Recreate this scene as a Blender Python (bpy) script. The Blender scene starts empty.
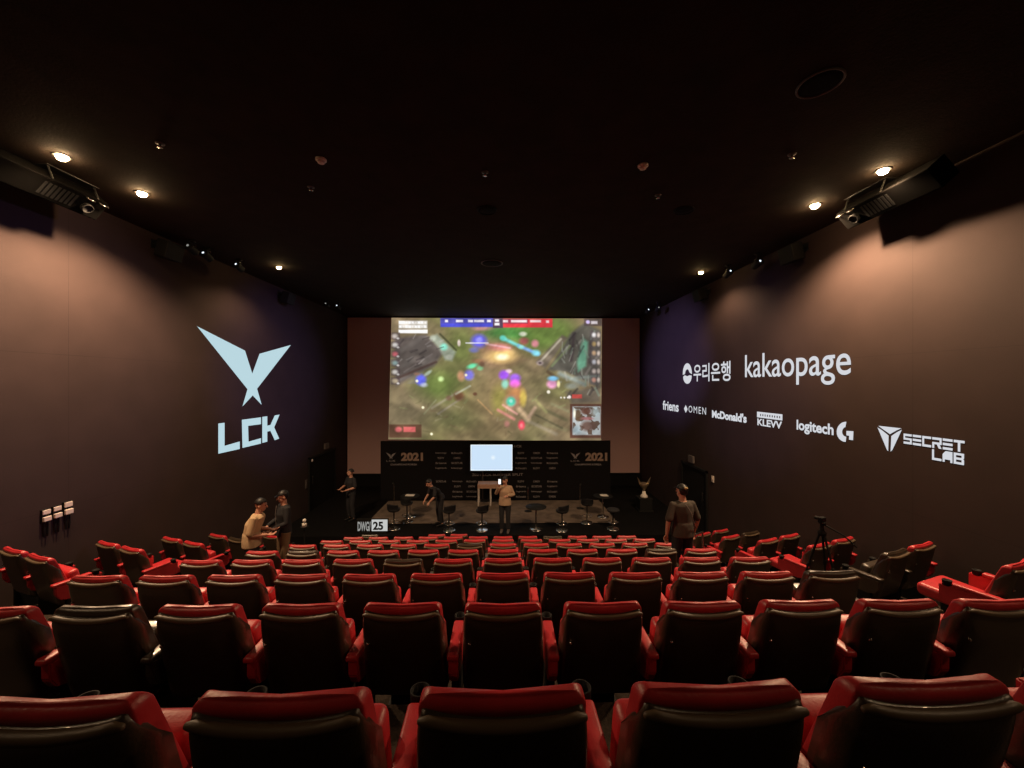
import bpy, bmesh, math, random
import numpy as np
from mathutils import Vector, Matrix
from mathutils.geometry import tessellate_polygon
random.seed(7); rng = np.random.default_rng(7)
S = bpy.context.scene
COL = S.collection
PI = math.pi
EZ = 5.2                                   # eye height above the front floor
F, CX, CY, YAW = 390.0, 508.5, 384.0, math.radians(0.8)   # lens of the photograph
XL, XR, YB, YF, ZC = -6.92, 6.14, -2.2, 17.4, EZ + 2.99    # side walls, back wall, screen wall, ceiling
STAGE_Z = EZ - 4.55
def on_stage(y): return STAGE_Z + (.012 if 12.75 < y < 15.2 else 0)

def ray(x, y):
    xc, zc = (x - CX) / F, (CY - y) / F
    c, s = math.cos(YAW), math.sin(YAW)
    return Vector((xc * c + s, -xc * s + c, zc))
def on_x(x, y, X):
    d = ray(x, y); k = X / d.x
    return Vector((X, d.y * k, EZ + d.z * k))
def on_y(x, y, Y):
    d = ray(x, y); k = Y / d.y
    return Vector((d.x * k, Y, EZ + d.z * k))
def on_z(x, y, Z):
    d = ray(x, y); k = (Z - EZ) / d.z
    return Vector((d.x * k, d.y * k, Z))
def lin(c):
    c = np.asarray(c, dtype=float) / 255.0
    return np.where(c <= 0.04045, c / 12.92, ((c + 0.055) / 1.055) ** 2.4)

# ------------------------------------------------------------------ materials
def mat(name, col, rough=0.6, metal=0.0, spec=0.5, noise=None, bump=None, coat=0.0, sheen=0.0):
    m = bpy.data.materials.new(name); m.use_nodes = True
    nt = m.node_tree; b = nt.nodes['Principled BSDF']
    b.inputs['Roughness'].default_value = rough; b.inputs['Metallic'].default_value = metal
    b.inputs['Specular IOR Level'].default_value = spec
    b.inputs['Coat Weight'].default_value = coat
    b.inputs['Sheen Weight'].default_value = sheen
    b.inputs['Base Color'].default_value = (*col, 1)
    tc = nt.nodes.new('ShaderNodeTexCoord')
    if noise:
        sc, amt = noise
        n = nt.nodes.new('ShaderNodeTexNoise'); n.inputs['Scale'].default_value = sc; n.inputs['Detail'].default_value = 4
        nt.links.new(tc.outputs['Object'], n.inputs['Vector'])
        r = nt.nodes.new('ShaderNodeMapRange')
        r.inputs['From Min'].default_value = 0.3; r.inputs['From Max'].default_value = 0.7
        r.inputs['To Min'].default_value = 1 - amt; r.inputs['To Max'].default_value = 1 + amt
        nt.links.new(n.outputs['Fac'], r.inputs['Value'])
        mx = nt.nodes.new('ShaderNodeVectorMath'); mx.operation = 'SCALE'; mx.inputs[0].default_value = col
        nt.links.new(r.outputs['Result'], mx.inputs['Scale'])
        nt.links.new(mx.outputs['Vector'], b.inputs['Base Color'])
    if bump:
        sc, st = bump
        n = nt.nodes.new('ShaderNodeTexNoise'); n.inputs['Scale'].default_value = sc; n.inputs['Detail'].default_value = 3
        nt.links.new(tc.outputs['Object'], n.inputs['Vector'])
        bp = nt.nodes.new('ShaderNodeBump'); bp.inputs['Strength'].default_value = st; bp.inputs['Distance'].default_value = 0.01
        nt.links.new(n.outputs['Fac'], bp.inputs['Height']); nt.links.new(bp.outputs['Normal'], b.inputs['Normal'])
    return m
def emit(name, col, strength=1.0):
    m = bpy.data.materials.new(name); m.use_nodes = True
    nt = m.node_tree; nt.nodes.clear()
    e = nt.nodes.new('ShaderNodeEmission'); o = nt.nodes.new('ShaderNodeOutputMaterial')
    e.inputs['Color'].default_value = (*col, 1); e.inputs['Strength'].default_value = strength
    nt.links.new(e.outputs[0], o.inputs['Surface'])
    return m

def wall_material(name, col, offs, pan, zoff):
    """dark acoustic fabric: fine weave, broad panels with thin seams"""
    m = mat(name, col, rough=0.85, spec=0.25)
    nt = m.node_tree; b = nt.nodes['Principled BSDF']
    tc = nt.nodes.new('ShaderNodeTexCoord'); sp = nt.nodes.new('ShaderNodeSeparateXYZ')
    nt.links.new(tc.outputs['Object'], sp.inputs[0])
    def seam(out, off, per, w):
        a = nt.nodes.new('ShaderNodeMath'); a.operation = 'ADD'; a.inputs[1].default_value = off
        nt.links.new(out, a.inputs[0])
        p = nt.nodes.new('ShaderNodeMath'); p.operation = 'PINGPONG'; p.inputs[1].default_value = per / 2
        nt.links.new(a.outputs[0], p.inputs[0])
        l = nt.nodes.new('ShaderNodeMath'); l.operation = 'LESS_THAN'; l.inputs[1].default_value = w
        nt.links.new(p.outputs[0], l.inputs[0]); return l.outputs[0]
    v = seam(sp.outputs['Y'], -offs + 10 * pan, pan, 0.006)
    h = seam(sp.outputs['Z'], -zoff + 10 * 2.4, 2.4, 0.005)
    mx = nt.nodes.new('ShaderNodeMath'); mx.operation = 'MAXIMUM'
    nt.links.new(v, mx.inputs[0]); nt.links.new(h, mx.inputs[1])
    wv = nt.nodes.new('ShaderNodeTexNoise'); wv.inputs['Scale'].default_value = 1.6; wv.inputs['Detail'].default_value = 6
    nt.links.new(tc.outputs['Object'], wv.inputs['Vector'])
    r = nt.nodes.new('ShaderNodeMapRange'); r.inputs['From Min'].default_value = .3; r.inputs['From Max'].default_value = .7
    r.inputs['To Min'].default_value = .9; r.inputs['To Max'].default_value = 1.1
    nt.links.new(wv.outputs['Fac'], r.inputs['Value'])
    sm = nt.nodes.new('ShaderNodeMath'); sm.operation = 'MULTIPLY_ADD'; sm.inputs[1].default_value = -0.22
    nt.links.new(mx.outputs[0], sm.inputs[0]); nt.links.new(r.outputs['Result'], sm.inputs[2])
    sc = nt.nodes.new('ShaderNodeVectorMath'); sc.operation = 'SCALE'; sc.inputs[0].default_value = col
    nt.links.new(sm.outputs[0], sc.inputs['Scale']); nt.links.new(sc.outputs['Vector'], b.inputs['Base Color'])
    fine = nt.nodes.new('ShaderNodeTexNoise'); fine.inputs['Scale'].default_value = 120; fine.inputs['Detail'].default_value = 2
    nt.links.new(tc.outputs['Object'], fine.inputs['Vector'])
    bp = nt.nodes.new('ShaderNodeBump'); bp.inputs['Strength'].default_value = .25; bp.inputs['Distance'].default_value = .004
    nt.links.new(fine.outputs['Fac'], bp.inputs['Height']); nt.links.new(bp.outputs['Normal'], b.inputs['Normal'])
    return m

WALLC = (0.0405, 0.0255, 0.0235)
M = {}
M['wall_l'] = wall_material('wall_fabric_left', WALLC, 6.31, 3.6, EZ + 0.46)
M['wall_r'] = wall_material('wall_fabric_right', WALLC, 5.76, 3.6, EZ + 0.46)
M['wall_f'] = mat('wall_black', (0.006, 0.005, 0.005), 0.9, spec=.2)
M['ceil'] = mat('ceiling_black', (0.024, 0.0155, 0.0105), 0.9, spec=0.2, noise=(3, .2), bump=(40, .3))
M['carpet'] = mat('carpet', (0.036, 0.027, 0.021), 0.95, spec=0.1, noise=(60, .35), bump=(150, .4))
M['stage'] = mat('stage_black', (0.0035, 0.0032, 0.0032), 0.85, spec=.12, noise=(6, .3))
M['mat_taupe'] = mat('stage_carpet', (0.145, 0.113, 0.090), 0.9, spec=.1, noise=(4, .25), bump=(120, .3))
M['red'] = mat('red_leather', (0.53, 0.026, 0.036), 0.42, spec=0.7, noise=(9, .12), bump=(90, .12))
M['black'] = mat('black_leather', (0.040, 0.027, 0.016), 0.36, spec=1.0, coat=.25, noise=(9, .15), bump=(110, .12))
M['lip_shine'] = mat('lip_highlight', (0.105, 0.072, 0.042), 0.50, spec=.6)  # lighter than the shell: the highlight along its lip put into the colour
M['plastic'] = mat('black_plastic', (0.005, 0.005, 0.005), 0.7, spec=.3)
M['chrome'] = mat('chrome', (0.65, 0.62, 0.58), 0.25, metal=1.0)
M['steel'] = mat('dark_steel', (0.10, 0.10, 0.10), 0.35, metal=0.9)
M['projbody'] = mat('projector_grey', (0.002, 0.0018, 0.0016), 0.9, spec=.04)
M['white'] = mat('white_plastic', (0.72, 0.68, 0.62), 0.5)
M['cream'] = mat('cream_wall_box', (0.80, 0.70, 0.62), 0.5)
M['screen'] = mat('screen_fabric', (0.55, 0.36, 0.34), 0.9, spec=.1)
M['backdrop'] = mat('backdrop_print', (0.006, 0.0055, 0.006), 0.7, spec=.15)
M['printgrey'] = mat('print_grey', (0.25, 0.235, 0.25), 0.7)
M['printtan'] = mat('print_tan', (0.30, 0.215, 0.17), 0.7)
M['wood'] = mat('tan_wood', (0.40, 0.24, 0.17), 0.5, noise=(20, .2))
M['paleleg'] = mat('pale_leg', (0.5, 0.46, 0.42), 0.4)
M['skin'] = mat('skin', (0.50, 0.26, 0.18), 0.55)
M['hair'] = mat('hair', (0.008, 0.007, 0.007), 0.5)
M['darkcloth'] = mat('dark_cloth', (0.012, 0.012, 0.015), 0.85)
M['beige'] = mat('beige_cloth', (0.42, 0.29, 0.19), 0.85)
M['yellow'] = mat('pale_yellow_cloth', (0.52, 0.37, 0.22), 0.85)
M['khaki'] = mat('khaki_cloth', (0.20, 0.13, 0.07), 0.9)
M['greycloth'] = mat('charcoal_cloth', (0.050, 0.040, 0.031), 0.9)
M['tanpatch'] = mat('tan_patch', (0.55, 0.42, 0.20), 0.7)
M['gold'] = mat('dull_gold', (0.42, 0.33, 0.22), 0.35, metal=.8)
M['eye'] = mat('eye_dark', (0.01, 0.008, 0.006), 0.2)
M['bulb'] = emit('bulb_glow', (1.0, 0.64, 0.32), 260)
M['bulb_far'] = emit('bulb_glow_far', (1.0, 0.64, 0.27), 110)
M['led'] = emit('led_white', (0.75, 0.85, 0.95), 1.3)
M['leddim'] = emit('led_dim', (0.75, 0.75, 0.7), .35)
M['projleft'] = emit('projected_pale_blue', tuple(lin((186, 215, 224))), 1.0)
M['projright'] = emit('projected_white', tuple(lin((212, 214, 220))), 1.0)
M['tv'] = None

# ------------------------------------------------------------------ mesh helpers
def obj(name, bm, m, parent=None, smooth=False):
    me = bpy.data.meshes.new(name)
    if isinstance(bm, bmesh.types.BMesh):
        bmesh.ops.recalc_face_normals(bm, faces=bm.faces)
        if smooth:
            for f in bm.faces: f.smooth = True
        bm.to_mesh(me); bm.free()
    else:
        me = bm
    if not me.materials: me.materials.append(m)
    o = bpy.data.objects.new(name, me); COL.objects.link(o)
    if parent is not None: o.parent = parent
    return o
def tag(o, label, cat, group=None):
    o['label'] = label; o['category'] = cat
    if group: o['group'] = group
    return o
def thing(name, label, cat, loc=(0, 0, 0), rz=0.0, group=None):
    o = bpy.data.objects.new(name, None); COL.objects.link(o)
    o.empty_display_size = .1
    o.location = loc; o.rotation_euler = (0, 0, rz)
    return tag(o, label, cat, group)
def struct(name, bm, m):
    o = obj(name, bm, m); o['kind'] = 'structure'; return o
def BM(): return bmesh.new()
def box(bm, x0, x1, y0, y1, z0, z1, bev=0.0, seg=2, mtx=None):
    r = bmesh.ops.create_cube(bm, size=1.0)
    vs = r['verts']
    for v in vs:
        v.co = Vector(((x0 + x1) / 2 + v.co.x * (x1 - x0), (y0 + y1) / 2 + v.co.y * (y1 - y0), (z0 + z1) / 2 + v.co.z * (z1 - z0)))
    if bev > 0:
        es = list({e for v in vs for e in v.link_edges})
        rr = bmesh.ops.bevel(bm, geom=es, offset=bev, segments=seg, affect='EDGES', profile=.5)
        vs = list({v for f in rr['faces'] for v in f.verts} | {v for v in vs if v.is_valid})
    if mtx is not None:
        for v in vs: v.co = mtx @ v.co
    return vs
def frame_of(d):
    d = d.normalized()
    u = d.cross(Vector((0, 0, 1)))
    if u.length < 1e-3: u = d.cross(Vector((0, 1, 0)))
    u.normalize(); return u, d.cross(u).normalized()
def tube(bm, pts, rad, n=12, cap=True, flat=None):
    """tapered tube with domed ends; flat=(axis vector, factor) squashes the section along axis"""
    pts = [Vector(p) for p in pts]
    if not hasattr(rad, '__len__'): rad = [rad] * len(pts)
    rings = []
    P, R, T = [], [], []
    for i, p in enumerate(pts):
        t = (pts[min(i + 1, len(pts) - 1)] - pts[max(i - 1, 0)]).normalized()
        P.append(p); R.append(rad[i]); T.append(t)
    if cap:
        for a in (60, 30):
            a_ = math.radians(a)
            pass
        pre = [(P[0] - T[0] * R[0] * math.sin(math.radians(a)), R[0] * math.cos(math.radians(a)), T[0]) for a in (80, 50, 25)]
        post = [(P[-1] + T[-1] * R[-1] * math.sin(math.radians(a)), R[-1] * math.cos(math.radians(a)), T[-1]) for a in (25, 50, 80)]
        seq = pre + list(zip(P, R, T)) + post
    else:
        seq = list(zip(P, R, T))
    u0 = None
    for p, r, t in seq:
        if u0 is None: u, w = frame_of(t)
        else:
            u = (u0 - t * u0.dot(t))
            u = u.normalized() if u.length > 1e-4 else frame_of(t)[0]
            w = t.cross(u).normalized()
        u0 = u
        ring = []
        for k in range(n):
            a = 2 * PI * k / n
            d = u * math.cos(a) * r + w * math.sin(a) * r
            if flat:
                ax = flat[0]; d = d - ax * (d.dot(ax) * (1 - flat[1]))
            ring.append(bm.verts.new(p + d))
        rings.append(ring)
    for a, b in zip(rings, rings[1:]):
        for k in range(n):
            bm.faces.new((a[k], a[(k + 1) % n], b[(k + 1) % n], b[k]))
    bm.faces.new(rings[0][::-1]); bm.faces.new(rings[-1])
def lathe(bm, prof, n=24, loc=(0, 0, 0), mtx=None):
    loc = Vector(loc); rings = []
    for r, z in prof:
        ring = []
        for k in range(n):
            a = 2 * PI * k / n
            v = Vector((max(r, 1e-4) * math.cos(a), max(r, 1e-4) * math.sin(a), z))
            if mtx is not None: v = mtx @ v
            ring.append(bm.verts.new(v + loc))
        rings.append(ring)
    for a, b in zip(rings, rings[1:]):
        for k in range(n): bm.faces.new((a[k], a[(k + 1) % n], b[(k + 1) % n], b[k]))
    bm.faces.new(rings[0][::-1]); bm.faces.new(rings[-1])
def ellipsoid(bm, c, r, mtx=None, seg=16, rin=12):
    q = bmesh.ops.create_uvsphere(bm, u_segments=seg, v_segments=rin, radius=1.0)
    for v in q['verts']:
        p = Vector((v.co.x * r[0], v.co.y * r[1], v.co.z * r[2]))
        if mtx is not None: p = mtx @ p
        v.co = p + Vector(c)
def poly(bm, pts):
    vs = [bm.verts.new(p) for p in pts]
    bm.faces.new(vs)
def tri_poly(bm, pts):
    """concave flat polygon, triangulated"""
    pts = [Vector(p) for p in pts]
    vs = [bm.verts.new(p) for p in pts]
    for t in tessellate_polygon([pts]):
        bm.faces.new([vs[i] for i in t])
def text_mesh(s, offset=0.0, spacing=1.0):
    cu = bpy.data.curves.new('lettering', 'FONT'); cu.body = s; cu.size = 1.0; cu.offset = offset
    cu.space_character = spacing; cu.resolution_u = 6
    to = bpy.data.objects.new('lettering', cu); COL.objects.link(to)
    bpy.context.view_layer.update()
    dg = bpy.context.evaluated_depsgraph_get()
    me = bpy.data.meshes.new_from_object(to.evaluated_get(dg))
    bpy.data.objects.remove(to); bpy.data.curves.remove(cu)
    vs = [v.co.copy() for v in me.vertices]; fs = [list(p.vertices) for p in me.polygons]
    bpy.data.meshes.remove(me)
    return vs, fs
def add_text(bm, s, mapper, offset=0.0, spacing=1.0):
    """text fitted to the unit square, then mapped"""
    vs, fs = text_mesh(s, offset, spacing)
    if not vs: return
    x0, x1 = min(v.x for v in vs), max(v.x for v in vs); y0, y1 = min(v.y for v in vs), max(v.y for v in vs)
    nv = [bm.verts.new(mapper((v.x - x0) / (x1 - x0), (v.y - y0) / (y1 - y0))) for v in vs]
    for f in fs:
        try: bm.faces.new([nv[i] for i in f])
        except ValueError: pass
def add_blocks(bm, letters, mapper):
    """letters drawn as bars on a grid: each a list of polygons in its own unit cell"""
    n = len(letters); cell = 1.0 / n
    for i, L in enumerate(letters):
        for pg in L:
            tri_poly(bm, [mapper((i + .04 + p[0] * .90) * cell, p[1]) for p in pg])

# ------------------------------------------------------------------ setting
NROW = 9
def row_d(k): return 1.06 if k == 1 else 2.36 + 1.22 * (k - 2)
def row_top(k): return 0.868 if k == 1 else (0.948 + 0.408 * (k - 1))
SEAT_H = 0.95
def row_floor(k):
    return EZ - ((0.52 if k == 0 else row_top(k)) + SEAT_H)
bm = BM()
prof = [(YB, row_floor(0))]
for k in range(1, NROW + 1):
    y = row_d(k) - 0.14
    prof += [(y, row_floor(k - 1)), (y, row_floor(k))]
prof += [(YF, row_floor(NROW))]
FLOOR_END = row_floor(NROW)
for (y0, z0), (y1, z1) in zip(prof, prof[1:]):
    poly(bm, [(XL, y0, z0), (XR, y0, z0), (XR, y1, z1), (XL, y1, z1)])
bmesh.ops.remove_doubles(bm, verts=bm.verts, dist=1e-4)
struct('floor', bm, M['carpet'])
bm = BM(); box(bm, XL - .2, XR + .2, YB - .2, YF + .2, ZC, ZC + .2); struct('ceiling', bm, M['ceil'])
bm = BM(); box(bm, XL - .2, XL, YB, YF, FLOOR_END - .2, ZC); struct('wall_left', bm, M['wall_l'])
bm = BM(); box(bm, XR, XR + .2, YB, YF, FLOOR_END - .2, ZC); struct('wall_right', bm, M['wall_r'])
bm = BM(); box(bm, XL - .2, XR + .2, YF, YF + .2, FLOOR_END - .2, ZC); struct('wall_front', bm, M['wall_f'])
bm = BM(); box(bm, XL - .2, XR + .2, YB - .2, YB, FLOOR_END - .2, ZC); struct('wall_back', bm, M['wall_l'])
STAGE_Y = 11.75
bm = BM(); box(bm, XL + .01, XR - .01, STAGE_Y, YF - .002, FLOOR_END, STAGE_Z, .015); st = struct('stage_floor', bm, M['stage'])
bm = BM(); box(bm, -4.45, 3.75, 12.75, 15.2, STAGE_Z + .001, STAGE_Z + .012, .004)
tag(obj('stage_carpet', bm, M['mat_taupe']), 'long taupe carpet laid on the black stage in front of the backdrop', 'carpet')

def door(name, X, y0, y1, ztop, side):
    """dark flush double-width door leaf in a slim frame; side=+1 right wall"""
    z0 = STAGE_Z
    s = -side
    bm = BM()
    def bx(a, b, c, d, e, f, bev=.004):
        xs = sorted((X + s * a, X + s * b)); box(bm, xs[0], xs[1], c, d, e, f, bev)
    bx(.002, .05, y0 - .07, y0, z0, ztop + .07); bx(.002, .05, y1, y1 + .07, z0, ztop + .07); bx(.002, .05, y0 - .07, y1 + .07, ztop, ztop + .07)
    root = struct(name, bm, M['plastic'])
    bm = BM(); bx(.002, .03, y0, y1, z0, ztop, .003)
    obj('door_leaf', bm, M['wall_f'], root)
    bm = BM(); yh = y0 + .14
    bx(.03, .07, yh - .012, yh + .012, z0 + 1.0, z0 + 1.02, .002); bx(.06, .075, yh - .012, yh + .012, z0 + .95, z0 + 1.25, .004); bx(.03, .07, yh - .012, yh + .012, z0 + 1.2, z0 + 1.22, .002)
    obj('door_handle', bm, M['steel'], root)
    return root
door('door_1', XL, on_x(309, 459.4, XL).y, on_x(334, 459, XL).y, on_x(309, 459.4, XL).z, -1)
door('door_2', XR, on_x(706.9, 473, XR).y, on_x(683.4, 464, XR).y, on_x(706.9, 473, XR).z, 1)

# ------------------------------------------------------------------ cinema screen
scr = thing('cinema_screen', 'wide cinema screen filling the front wall above the sponsor backdrop', 'screen', (-.37, YF, EZ - 3.97))
o = scr.location
bm = BM(); box(bm, XL + .03 - o.x, XR - .03 - o.x, -.03, -.004, 0, (ZC - .03) - o.z, .004); obj('screen_fabric', bm, M['screen'], scr)
bm = BM()
box(bm, XL + .003 - o.x, XR - .003 - o.x, -.05, -.003, (ZC - .05) - o.z, (ZC - .004) - o.z)
box(bm, XL + .003 - o.x, XR - .003 - o.x, -.05, -.003, -.05, .0)
obj('screen_frame', bm, M['plastic'], scr)
M['wall_low'] = M['wall_f']

def paint_picture():
    W, H = 380, 216
    TL, TR, BL, BR = (391.5, 317.8), (602, 318.6), (388.4, 439.4), (601.2, 441.2)
    u = np.linspace(0, 1, W)[None, :]; v = np.linspace(0, 1, H)[:, None]
    px = (TL[0] * (1 - u) + TR[0] * u) * (1 - v) + (BL[0] * (1 - u) + BR[0] * u) * v
    py = (TL[1] * (1 - u) + TR[1] * u) * (1 - v) + (BL[1] * (1 - u) + BR[1] * u) * v
    X = px + 0 * py; Y = py + 0 * px
    def vnoise(scale, seed, ang=0, ax=1):
        r = np.random.default_rng(seed); g = r.random((160, 160))
        ca, sa = math.cos(ang), math.sin(ang)
        a = ((X - 380) * ca + (Y - 310) * sa) / scale / ax + 40; b = (-(X - 380) * sa + (Y - 310) * ca) / scale + 40
        i = np.floor(a).astype(int) % 159; j = np.floor(b).astype(int) % 159
        fa, fb = a - np.floor(a), b - np.floor(b); fa = fa * fa * (3 - 2 * fa); fb = fb * fb * (3 - 2 * fb)
        return (g[i, j] * (1 - fa) + g[i + 1, j] * fa) * (1 - fb) + (g[i, j + 1] * (1 - fa) + g[i + 1, j + 1] * fa) * fb
    C = np.zeros((H, W, 3)); C[:] = (124, 106, 76)
    def blend(mask, col, a=1.0):
        m = np.clip(mask, 0, 1)[..., None] * a
        C[:] = C * (1 - m) + np.array(col, float) * m
    def blob(x, y, rx, ry, col, a=1.0, soft=1.0, ang=0):
        ca, sa = math.cos(ang), math.sin(ang)
        dx, dy = X - x, Y - y
        d = np.sqrt(((dx * ca + dy * sa) / rx) ** 2 + ((-dx * sa + dy * ca) / ry) ** 2)
        blend(np.clip((1 + soft / 2 - d) / soft, 0, 1) , col, a)
    def pg(pts, col, a=1.0, soft=1.5):
        n = len(pts); inside = np.zeros(X.shape, bool); dist = np.full(X.shape, 1e9)
        for i in range(n):
            (x0, y0), (x1, y1) = pts[i], pts[(i + 1) % n]
            c = ((y0 > Y) != (y1 > Y)) & (X < (x1 - x0) * (Y - y0) / (y1 - y0 + 1e-9) + x0)
            inside ^= c
            L = (x1 - x0) ** 2 + (y1 - y0) ** 2 + 1e-9
            t = np.clip(((X - x0) * (x1 - x0) + (Y - y0) * (y1 - y0)) / L, 0, 1)
            dist = np.minimum(dist, np.hypot(X - x0 - t * (x1 - x0), Y - y0 - t * (y1 - y0)))
        blend(np.where(inside, .5 + dist / soft, .5 - dist / soft), col, a)
    def line(x0, y0, x1, y1, w, col, a=1.0):
        L = (x1 - x0) ** 2 + (y1 - y0) ** 2
        t = np.clip(((X - x0) * (x1 - x0) + (Y - y0) * (y1 - y0)) / L, 0, 1)
        d = np.hypot(X - x0 - t * (x1 - x0), Y - y0 - t * (y1 - y0)); blend(1.2 - d / w, col, a)
    # ground
    blend(vnoise(26, 1) * 1.6 - .4, (106, 110, 60), .6)
    blend(vnoise(14, 2, .6, 2.2) * 1.5 - .5, (128, 108, 82), .6)
    blob(530, 336, 34, 16, (92, 126, 48), .8, 1); blob(505, 334, 20, 8, (66, 132, 60), .75, 1)
    blob(437, 385, 22, 16, (98, 122, 52), .8, 1.2); blob(462, 350, 18, 16, (104, 120, 56), .7, 1.2)
    blob(552, 330, 22, 14, (100, 122, 55), .8, 1); blob(500, 392, 14, 34, (150, 122, 84), .65, 1.2)
    blob(478, 400, 20, 18, (140, 120, 76), .5, 1.2); blob(500, 400, 8, 14, (150, 150, 52), .5, 1)
    blob(470, 428, 50, 12, (118, 100, 66), .5, 1.2); blob(405, 412, 22, 24, (120, 108, 80), .6, 1.2)
    blob(450, 420, 24, 10, (108, 114, 66), .5, 1.2)
    # rock masses
    pg([(394, 338), (426, 334), (444, 352), (434, 366), (396, 386)], (88, 78, 74), .95, 4)
    blend((vnoise(5, 5, -.5, 3) * 2 - .9) * ((X < 440) & (Y < 384) & (Y > 336) & (X + (Y - 340) * .6 < 450)), (118, 110, 104), .55)
    line(398, 378, 436, 362, 1.6, (74, 54, 48), .8); line(404, 372, 432, 354, 1.0, (120, 108, 104), .6)
    pg([(430, 338), (437, 334), (456, 352), (452, 361), (445, 360), (438, 347)], (132, 140, 124), .9, 3)
    blob(444, 347, 3.5, 3.2, (110, 200, 176), .9, .9); blob(449, 357, 4, 2.4, (176, 176, 160), .6, .8); blob(433, 338, 3, 3, (164, 170, 154), .7, .9)
    line(440, 334, 456, 350, 1.4, (58, 60, 40), .7)
    pg([(536, 362), (562, 335), (568, 338), (545, 368)], (104, 92, 78), .95, 2.5)
    line(540, 362, 561, 339, 1.5, (170, 160, 140), .8); blob(540, 363, 3.5, 2.5, (150, 132, 128), .8, .7); blob(540, 363, 1.6, 1.2, (84, 70, 72), .9, .6)
    pg([(570, 334), (584, 323), (600, 330), (600, 388), (566, 372), (548, 370), (560, 352)], (84, 80, 72), .95, 3)
    pg([(577, 362), (583, 338), (588, 342), (586, 366), (578, 372)], (96, 156, 126), .9, 3)
    line(571, 360, 574, 334, 2.6, (66, 56, 56), .9); line(592, 332, 590, 362, 2.4, (70, 62, 62), .85); line(552, 366, 570, 346, 1.6, (116, 128, 84), .7)
    line(560, 374, 584, 384, 3.5, (126, 136, 130), .85); line(575, 378, 598, 376, 2.2, (110, 118, 112), .7); blob(572, 386, 6, 3, (150, 158, 150), .7, 1)
    line(586, 374, 600, 352, 1.6, (128, 118, 110), .6)
    line(548, 372, 556, 378, 2.2, (84, 66, 48), .8)
    pg([(566, 392), (600, 386), (600, 402), (572, 404)], (92, 82, 72), .8, 4)
    rr = random.Random(3)
    for _ in range(26):
        x = rr.uniform(396, 440); y = rr.uniform(338, 378)
        if y > 344 + (444 - x) * .85: continue
        q = rr.choice(((150, 142, 136), (58, 50, 50), (124, 116, 112), (70, 62, 60))); line(x, y, x + rr.uniform(2, 7), y - rr.uniform(1, 5), rr.uniform(.6, 1.2), q, .6)
    for _ in range(34):
        x = rr.uniform(560, 600); y = rr.uniform(328, 392)
        q = rr.choice(((136, 138, 126), (50, 46, 46), (112, 130, 112), (60, 54, 52), (150, 146, 134))); line(x, y, x + rr.uniform(-6, 4), y + rr.uniform(3, 11), rr.uniform(.7, 1.6), q, .55)
    for _ in range(40):
        x = rr.uniform(400, 590); y = rr.uniform(388, 434)
        q = rr.choice(((150, 138, 104), (86, 80, 52), (134, 140, 88), (112, 90, 64))); line(x, y, x + rr.uniform(-7, 7), y + rr.uniform(-4, 4), rr.uniform(.6, 1.3), q, .45)
    # lower right stones
    for a, b, c, d, w, q, al in ((526, 420, 556, 434, 2.4, (140, 126, 104), .7), (545, 410, 566, 420, 2.2, (96, 90, 62), .8), (552, 404, 570, 412, 2, (132, 128, 92), .6),
                                 (536, 400, 546, 412, 2, (140, 134, 84), .7), (545, 424, 566, 430, 2.4, (128, 120, 84), .6), (536, 415, 562, 428, 1.4, (88, 82, 58), .7)):
        line(a, b, c, d, w, q, al)
    line(432, 408, 458, 392, 1.6, (150, 140, 116), .7); line(438, 414, 462, 398, 1.4, (146, 134, 118), .6); line(424, 414, 436, 400, 1.0, (140, 142, 104), .6)
    blob(459, 396, 5, 4.5, (110, 70, 48), .9, .8); blob(449, 398, 3, 2.5, (120, 84, 66), .7, .9); blob(475, 394, 2, 1.6, (96, 62, 44), .9, .8)
    line(470, 386, 456, 394, 1.4, (170, 172, 150), .7); line(478, 400, 492, 414, 1.2, (196, 150, 96), .6)
    # lights of the fight
    blob(500, 352, 20, 11, (214, 130, 110), .5, 1.4); blob(501, 356, 13, 6, (255, 214, 120), .95, 1.2); blob(502, 357, 6, 3, (255, 246, 200), 1, 1)
    blob(500, 347, 10, 3.5, (222, 120, 120), .7, 1); blob(482, 328, 9, 2.4, (206, 140, 140), .7, 1)
    blob(479, 341, 7.5, 6.5, (92, 88, 226), .95, .7); blob(479, 340, 3.4, 2.8, (140, 136, 250), .9, .8); line(466, 343, 488, 343, .9, (216, 214, 226), .9); blob(474, 350, 4.5, 2.6, (108, 112, 196), .8, .9)
    blob(459, 343, 1.6, 3.2, (236, 214, 208), .9, .7)
    line(502, 338, 519, 346, 2.3, (112, 214, 210), .95); line(519, 346, 538, 354, 2.3, (120, 170, 236), .95); blob(503, 338, 3, 2.6, (96, 222, 204), .9, .9); blob(536, 353, 4, 3, (120, 208, 226), .9, .9); blob(521, 347, 2.6, 2, (140, 230, 214), .9, 1)
    line(486, 344, 510, 348, 1.3, (222, 168, 176), .7)
    blob(524, 341, 4.5, 3.5, (166, 76, 80), .85, .9); blob(535, 343.5, 3.6, 3.6, (224, 134, 146), .95, .8); blob(523, 334, 3.6, 2.2, (226, 224, 206), .85, .9)
    blob(421, 380, 5, 5.4, (86, 92, 232), .95, .7); blob(424, 385, 3.5, 2.2, (206, 214, 240), .7, .9); blob(428, 373, 4, 1.6, (186, 206, 186), .8, .9, -.6); blob(417, 374, 3, 1.4, (140, 100, 80), .8, .9)
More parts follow.
